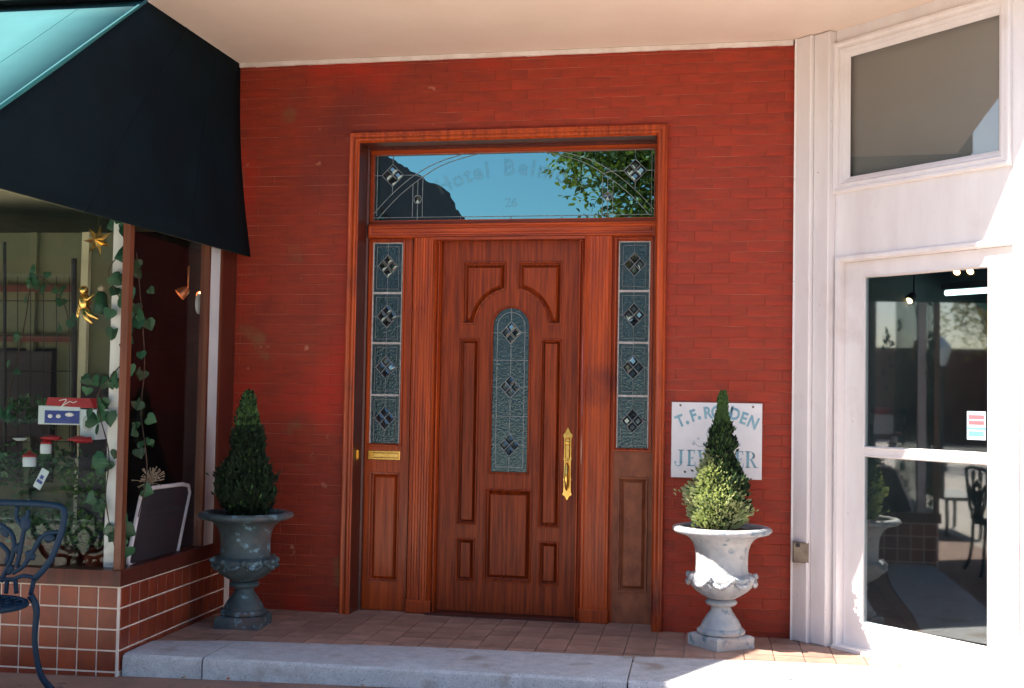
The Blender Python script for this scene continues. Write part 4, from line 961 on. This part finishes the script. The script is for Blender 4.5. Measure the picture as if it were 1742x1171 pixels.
# red lidded pots, saucer, card
def lidpot(u, v, label, r_=.030, body=True):
    P = LP(u, v, .30); V = thing('lidded_jar', label, 'jar', tuple(P), 'small jars on display')
    q = MB(); q.lathe([(.0, -.035), (r_, -.033), (r_ * 1.05, 0), (r_, .018), (r_ * .9, .022)], P, 16); q.build('jar_body', M['bluewhite'], V, smooth=40)
    q = MB(); q.lathe([(r_ * 1.08, .022), (r_ * 1.1, .030), (r_ * .6, .044), (.008, .050), (.008, .058), (.0, .060)], P, 16); q.build('jar_lid', M['red'], V, smooth=40)
lidpot(50, 784, 'small pale jar with a red lid, lowest on display in the shop window', .036)
lidpot(78, 762, 'small pale jar with a red lid just below the boxed appliance', .030)
for u, v, r_, lb in ((88, 745, .05, 'crumpled orange red cloth under the boxed appliance, left of the other one'), (138, 748, .065, 'crumpled dark red cloth right below the boxed appliance')):
    P = LP(u, v, .30); q = MB(); q.blob(P, r_, 14, 8, sx=1.2, sy=.7, sz=.28, rough=.22); o = q.build('red_cloth', M['red'], None, smooth=True); tag(o, lb, 'cloth')
P = LP(34, 749, .3); q = MB(); q.lathe([(0, -.004), (.020, -.004), (.042, .010), (.040, .012), (.018, 0), (0, 0)], P, 20); o = q.build('saucer', M['bluewhite'], None, smooth=40); tag(o, 'small white saucer among the greenery in the shop window', 'saucer')
P = LP(70, 815, .10); q = MB(Matrix.Translation(P) @ Matrix.Rotation(R(28), 4, 'Y')); q.box(-.024, .024, -.001, .001, -.058, .058); o = q.build('price_card', M['bluewhite'], None); tag(o, 'small white price card hanging tilted in the shop window', 'card')
q = MB(Matrix.Translation(P) @ Matrix.Rotation(R(28), 4, 'Y')); q.box(-.018, .018, -.003, -.0015, -.026, -.008); q.box(-.010, .010, -.003, -.0015, .0, .022); q.build('print_mark', M['navy'], o)
# wire grid and shelf
V = thing('wire_grid', 'fine dark wire grid panel standing at the back of the shop window', 'display grid', tuple(LP(60, 760, .6)))
q = MB()
for i in range(6):
    u = 8 + i * 22; q.tube([LP(u, 470, .6), LP(u, 760, .6)], .003, 4)
for j in range(5):
    v = 512 + j * 60; q.tube([LP(-20, v, .6), LP(128, v, .6)], .003, 4)
q.build('wire', M['black'], V)
q = MB(); q.tube([LP(126, 440, .6), LP(126, 780, .6)], .016, 6); q.tube([LP(8, 412, .6), LP(8, 780, .6)], .010, 6); q.build('upright', M['black'], V)
# plants massed low in the window
def bush(u, v, r_, seed, label, b=.35, cat='plant'):
    rnd = random.Random(seed); P = LP(u, v, b); V = thing('window_plant', label, cat, tuple(P), 'plants massed in the shop window')
    q = MB(); pz = .402
    for k in range(int(170 * r_ / .16)):
        g = rnd.uniform(0, 6.28); e = rnd.uniform(-.9, 1.0); rr = r_ * rnd.uniform(.3, 1)
        c = P + Vector((rr * math.cos(g) * math.cos(e) * 1.25, rr * math.sin(g) * math.cos(e) * .6, rr * math.sin(e)))
        if c.z < .42: continue
        d = Vector((rnd.uniform(-1, 1), rnd.uniform(-1, .4), rnd.uniform(-.6, 1))).normalized(); s_ = d.cross(Vector((rnd.uniform(-1,1), rnd.uniform(-1,1), rnd.uniform(-1,1)))).normalized() * rnd.uniform(.008, .016); l_ = rnd.uniform(.03, .055)
        q.add([c, c + d*l_*.5 + s_, c + d*l_, c + d*l_*.5 - s_], [(0,1,2,3)])
    q.build('foliage', M['plant'] if seed % 3 else M['leaf_mid'], V)
    q = MB(); q.lathe([(0, .0), (.05, .0), (.07, .09), (.066, .09), (.0, .08)], (P.x, P.y, .402), 16); q.build('pot', M['tile_wall'], V, smooth=40)
for i, (u, v, r_, b, lb) in enumerate([(20, 800, .20, .5, 'leafy plant at the left edge of the shop window above the blue chair'), (95, 790, .17, .6, 'leafy plant directly beneath the boxed appliance'), (150, 830, .17, .5, 'leafy plant low in the window left of the white column'),
        (30, 890, .17, .3, 'low plant seen through the back of the blue chair'), (105, 900, .18, .35, 'low plant between the blue chair and the white column'), (165, 905, .15, .3, 'low plant at the foot of the white column'), (70, 700, .12, .8, 'dim plant behind the boxed appliance'), (15, 700, .13, .9, 'dim plant left of the boxed appliance')]):
    bush(u, v, r_, 31 + i, lb, b)
# side window: leaning frame, dried bunch, crescent, clip lamp
def LS_(u, v, a): return at(u, v, ML @ Vector((a, 0, 0)), ML.to_3x3() @ Vector((1, 0, 0)))
cs = [(240, 845), (249, 834), (262, 830), (310, 824), (320, 826), (322, 838), (302, 936), (298, 945), (288, 949), (226, 962), (218, 961), (218, 952)]
V = thing('leaning_frame', 'white rounded tube frame leaning inside the side window above the tiles', 'frame', tuple(LS_(260, 960, -.06)))
pts = [LS_(u, v, -.06 ) for u, v in cs]; q = MB(); q.tube([tuple(p) for p in pts], .0125, 10, closed=True); q.build('frame_tube', M['white'], V, smooth=True)
q = MB(); c0 = sum((Vector(p) for p in pts), Vector()) / len(pts); ctr = [tuple(c0 + (Vector(p) - c0) * .97) for p in pts]; q.add([tuple(c0)] + ctr, [(0, 1 + i, 1 + (i+1) % len(ctr)) for i in range(len(ctr))]); q.build('dark_panel', M['room_dark'], V)
P = LS_(256, 805, -.10); V = thing('dried_bouquet', 'dried straw flower bunch above the white leaning frame', 'bouquet', tuple(P)); q = MB(); rnd = random.Random(4)
for k in range(70):
    d = Vector((rnd.uniform(-.5, .5), rnd.uniform(-.5, .8), rnd.uniform(-.1, 1))).normalized(); L_ = rnd.uniform(.05, .12); b_ = P + Vector((0, 0, -.06)); q.tube([b_, b_ + d * L_ * .6, b_ + d * L_ + Vector((0, 0, -.01))], [.002, .0015, .004], 4)
q.build('straw', M['straw'], V)
P = LS_(338, 517, -.12); V = thing('crescent_ornament', 'pale crescent moon ornament hanging in the side window by the lit lamp', 'ornament', tuple(P))
q = MB(); ex3 = ML.to_3x3() @ Vector((-.25, 1, 0)); ex3.normalize(); ring = []
for i in range(17):
    a_ = R(60 + 240 * i / 16); ring.append(P + ex3 * (.052 * math.cos(a_) + .01) + Vector((0, 0, .058 * math.sin(a_))))
q.tube(ring, [.003 + .013 * math.sin(math.pi * i / 16) for i in range(17)], 8); q.build('crescent', M['bluewhite'], V, smooth=True)
for i, (u, v, lb) in enumerate([(309, 499, 'copper clip lamp with lit mouth, left of the crescent ornament'), (345, 504, 'copper clip lamp glowing right beside the white window post')]):
    P = LS_(u, v, -.16); V = thing('clip_lamp', lb, 'lamp', tuple(P), 'clip lamps in the side window')
    d = Vector((-.62, -.40, -.62)).normalized() if i == 0 else Vector((-.20, -.85, -.30)).normalized(); sx_ = d.cross(Vector((0, 0, 1))).normalized(); sy_ = d.cross(sx_)
    q = MB(); q.tube([P - d * .05, P - d * .04, P, P + d * .018], [.010, .024, .036, .040], 16, cap=False); q.tube([P - d * .05, P - d * .05 + Vector((0, 0, .14))], .005, 6); q.build('lamp_shade', M['copper'], V, smooth=True)
    q = MB(); q.add([P + d * .008 + (sx_ * math.cos(k*.5236) + sy_ * math.sin(k*.5236)) * .034 for k in range(12)], [tuple(range(12))]); q.build('bulb', M['warm'], V)

# ------------------------------------------------------------------ blue cast iron chair
CY = -2.0
def cp_(u, v, y=CY): return at(u, v, (0, y, 0))
V = thing('garden_chair', 'blue cast iron garden chair with scrolled leaf back, in front of the shop window', 'chair', (-2.1, -2.2, walk_z(-2.1)))
fr_ = smoothpath([tuple(cp_(u, v)) for u, v in [(-62, 985), (-78, 960), (-108, 872), (-100, 858), (-60, 852), (0, 855), (60, 857), (98, 861), (109, 870), (106, 900), (92, 940), (80, 962), (60, 984)]], 5)
q = MB(); q.tube(fr_, .0165, 8); q.build('back_frame', M['blue_iron'], V, smooth=True)
q = MB()
def sc(pts, r_=.0115, y=CY): q.tube(smoothpath([tuple(cp_(u, v, y)) for u, v in pts], 5), r_, 6)
for sg in (0, 1):
    m_ = (lambda u: u) if not sg else (lambda u: -u)
    sc([(m_(0), 892), (m_(18), 905), (m_(24), 925), (m_(20), 950), (m_(8), 975), (m_(2), 990)]); sc([(m_(70), 912), (m_(62), 928), (m_(50), 948), (m_(38), 965), (m_(22), 975)])
    sc([(m_(100), 905), (m_(80), 908), (m_(66), 920), (m_(55), 940)]); sc([(m_(48), 868), (m_(46), 885), (m_(40), 905), (m_(34), 940), (m_(28), 965)])
    sc([(m_(0), 925), (m_(14), 940), (m_(10), 960)]); sc([(m_(30), 862), (m_(28), 880), (m_(36), 893)]); sc([(m_(62), 984), (m_(40), 980), (m_(20), 986), (m_(0), 984)], .011)
    sc([(m_(12), 988), (m_(10), 1010)]); sc([(m_(26), 986), (m_(28), 1010)]); sc([(m_(58), 985), (m_(52), 1012)], .012)
q.build('scrollwork', M['blue_iron'], V, smooth=True)
for sg in (1, -1):
    for (u, v, a_, sz_) in [(43, 890, 0, .042), (30, 933, 1.0, .032), (52, 945, -1.1, .030), (16, 970, .8, .028), (84, 915, 1.4, .030), (8, 905, -.6, .03)]:
        P = cp_(u * sg, v); q = MB(Matrix.Translation(P) @ Matrix.Rotation(a_ * sg, 4, 'Y')); q.blob((0, 0, 0), sz_ * 1.25, 9, 6, sx=.62, sy=.22, sz=.85, rough=.10); q.build('cast_leaf', M['blue_iron'], V, smooth=True)
q = MB(); zs = cp_(0, 1018).z; xc = cp_(0, 1018).x; Nn = 26
sea = [(xc + .24 * math.cos(2*math.pi*i/Nn), CY - .20 + .22 * math.sin(2*math.pi*i/Nn), zs) for i in range(Nn)]
q.tube(sea, .016, 8, closed=True)
for i in range(9):
    a_ = (i - 4) / 4.6; hh_ = .22 * math.sqrt(max(0, 1 - a_ * a_)); q.tube([(xc + .24 * a_, CY - .20 - hh_, zs), (xc + .24 * a_, CY - .20 + hh_, zs)], .009, 6)
for i in range(5):
    a_ = (i - 2) / 2.7; hh_ = .24 * math.sqrt(max(0, 1 - a_ * a_)); q.tube([(xc - hh_, CY - .20 + .22 * a_, zs), (xc + hh_, CY - .20 + .22 * a_, zs)], .008, 6)
q.build('seat', M['blue_iron'], V, smooth=True)
gz = walk_z(-2.0)
for sx_, sy_ in ((1, 1), (-1, 1), (1, -1), (-1, -1)):
    bx_ = xc + sx_ * .19; by_ = CY - .20 + sy_ * .17
    q = MB(); q.tube(smoothpath([(bx_, by_, zs + .03), (bx_ + sx_ * .030, by_ + sy_*.01, zs - .04), (bx_ + sx_ * .020, by_ + sy_*.02, zs - .20), (bx_ + sx_ * .045, by_ + sy_ * .04, gz + .10), (bx_ + sx_ * .10, by_ + sy_ * .07, gz + .010)]), [.020, .020, .019, .018, .018, .019, .018, .017, .0165, .016, .0155, .015, .015, .015, .015, .015, .0155, .016, .0165, .017, .0175, .018, .018, .018, .018], 8); q.build('leg', M['blue_iron'], V, smooth=True)

# ------------------------------------------------------------------ fallen leaves on the pavement by the step
for i, (a_, b_, lb) in enumerate([(.36, -.01, 'small dry leaf at the foot of the step, nearest the tiled corner'), (.62, -.02, 'small dry leaf at the foot of the step, just right of the first kerb joint'), (1.37, -.03, 'small dry leaf at the foot of the step below the door'), (2.1, -.02, 'small dry leaf at the foot of the step below the right side window'), (3.5, .25, 'small dry leaf on the sunlit landing near the white door')]):
    P = ML @ Vector((a_, b_, 0)); P.z = (walk_z(P.x) + .012) if b_ < .1 else .016; q = MB(Matrix.Translation(P) @ Matrix.Rotation(i * 1.3, 4, 'Z'))
    q.add([(0, 0, .0), (.018, .012, .012), (.040, 0, .004), (.018, -.012, .010)], [(0,1,2),(0,2,3)])
    o = q.build('fallen_leaf', M['copper'] if i % 2 else M['straw'], None); tag(o, lb, 'leaf', 'dry leaves by the step')

# ------------------------------------------------------------------ the other side of the street (met only in the glass)
def building(name, label, x0, x1, y0, y1, h, m, nw, gable=0):
    B = thing(name, label, 'building', ((x0 + x1) / 2, y1, -.1)); q = MB()
    if gable:
        q.prism([(x0, -.1), (x1, -.1), (x1, h), (x1 - gable, h + gable * 1.6), (x0, h + gable * 1.6)], y0, y1)
    else: q.box(x0, x1, y0, y1, -.1, h)
    q.build('wall', m, B)
    wp = (x1 - x0) / nw
    for i in range(nw):
        for z0, z1 in ((.6, 2.6), (3.9, 5.6)):
            if z1 > h - .3: continue
            a = x0 + wp * (i + .22); b = x0 + wp * (i + .78); q = MB(); q.box(a, b, y1, y1 + .06, z0, z1); f_ = q.build('window', M['white'], B); q = MB(); q.box(a + .08, b - .08, y1 + .06, y1 + .07, z0 + .08, z1 - .08); q.build('pane', M['room_dark'], f_)
    return B
building('street_building', 'tall dark building across the street mirrored at the left of the transom glass', -26, -8.0, -34, -22, 5.9, M['far_brick'], 6, 1.6)
building('street_building', 'low pale shop row across the street behind the camera', -6.6, 9, -34, -23.5, 4.3, M['far_pale'], 5)
building('street_building', 'brick shop row across the street to the right behind the camera', 9.2, 30, -34, -22.5, 4.6, M['far_brick'], 7)
q = MB(); q.box(-26, -9, -21.9, -20.4, 2.7, 3.2); o = q.build('blue_canopy', M['far_blue'], None); tag(o, 'flat blue canopy of the shop across the street, mirrored in the window', 'canopy')
q = MB(); q.box(-60, -42, -14, 6, -.5, 3.6); o = q.build('distant_building', M['far_brick'], None); tag(o, 'low brick building far down the pavement, mirrored in the white door', 'building')

def broadleaf(label, x, y, h0, h1, rc, n, seed, skew=(0, 0)):
    rnd = random.Random(seed); V = thing('street_tree', label, 'tree', (x, y, -.1), 'street trees'); q = MB()
    q.tube([(x, y, -.1), (x + .05, y, h0 * .6), (x + skew[0] * .3, y, h0 + 1)], [.16, .12, .07], 8)
    for k in range(9):
        g = k * 2.4; q.tube([(x, y, h0 * .8 + .12 * k), (x + skew[0] * .5 + rc * .6 * math.cos(g), y + rc * .6 * math.sin(g), h0 + (h1 - h0) * rnd.uniform(.3, .8))], [.05, .015], 6)
    q.build('trunk', M['bark'], V); q = MB(); c = Vector((x + skew[0], y + skew[1], (h0 + h1) / 2))
    for k in range(n):
        cl = Vector((rnd.gauss(0, 1), rnd.gauss(0, 1), rnd.gauss(0, 1))).normalized() * rnd.uniform(.45, 1.0)
        base = c + Vector((cl.x * rc, cl.y * rc, cl.z * (h1 - h0) / 2))
        if noise.noise(base * .9) < -.18: continue
        for j in range(9):
            p = base + Vector((rnd.gauss(0, .16), rnd.gauss(0, .16), rnd.gauss(0, .13))); d = Vector((rnd.uniform(-1, 1), rnd.uniform(-1, 1), rnd.uniform(-1, .2))).normalized(); s_ = d.cross(Vector((rnd.uniform(-1,1), rnd.uniform(-1,1), rnd.uniform(-1,1)))).normalized() * .034
            q.add([p, p + d * .06 + s_, p + d * .14, p + d * .06 - s_], [(0,1,2,3)])
    q.build('crown', M['tree_leaf'], V)
broadleaf('yellowing street tree mirrored at the right of the transom glass', .9, -12.8, 3.7, 8.6, 3.2, 9000, 5, (.2, 0))
broadleaf('street tree far along the pavement to the left', -24, -8.2, 2.5, 6.5, 2.4, 500, 8)
V = thing('street_lamp', 'street lamp standing far along the pavement, mirrored in the white door', 'street lamp', (-19.5, -5.6, -.16)); q = MB(); q.lathe([(.16, -.1), (.14, .3), (.07, .5), (.055, 2.4), (.09, 2.45)], (-19.5, -5.6, -.1), 16); q.build('post', M['lampgrey'], V, smooth=40)
q = MB(); q.lathe([(.10, 2.36), (.24, 2.75), (.20, 2.85), (.06, 3.0), (.0, 3.05)], (-19.5, -5.6, -.1), 16); q.build('lantern', M['bluewhite'], V, smooth=40)
V = thing('garden_bench', 'iron garden bench on the pavement beyond the shop, mirrored in the white door', 'bench', (-6.0, -2.6, -.16)); zz0 = walk_z(-3)
q = MB(); q.box(-6.7, -5.3, -2.9, -2.45, zz0 + .42, zz0 + .46); q.build('bench_seat', M['lampgrey'], V)
q = MB(); q.box(-6.7, -5.3, -2.44, -2.40, zz0 + .46, zz0 + .86); q.build('bench_back', M['lampgrey'], V)
for sx_ in (-6.62, -5.38):
    for sy_ in (-2.86, -2.48): q = MB(); q.tube([(sx_, sy_, zz0 + .42), (sx_ + .03, sy_, zz0 + .2), (sx_, sy_, zz0)], .022, 6); q.build('bench_leg', M['lampgrey'], V)

for o in bpy.data.objects:
    if '_w' in o: del o['_w']
print('objects', len(bpy.data.objects), 'bricks', len(bricks))
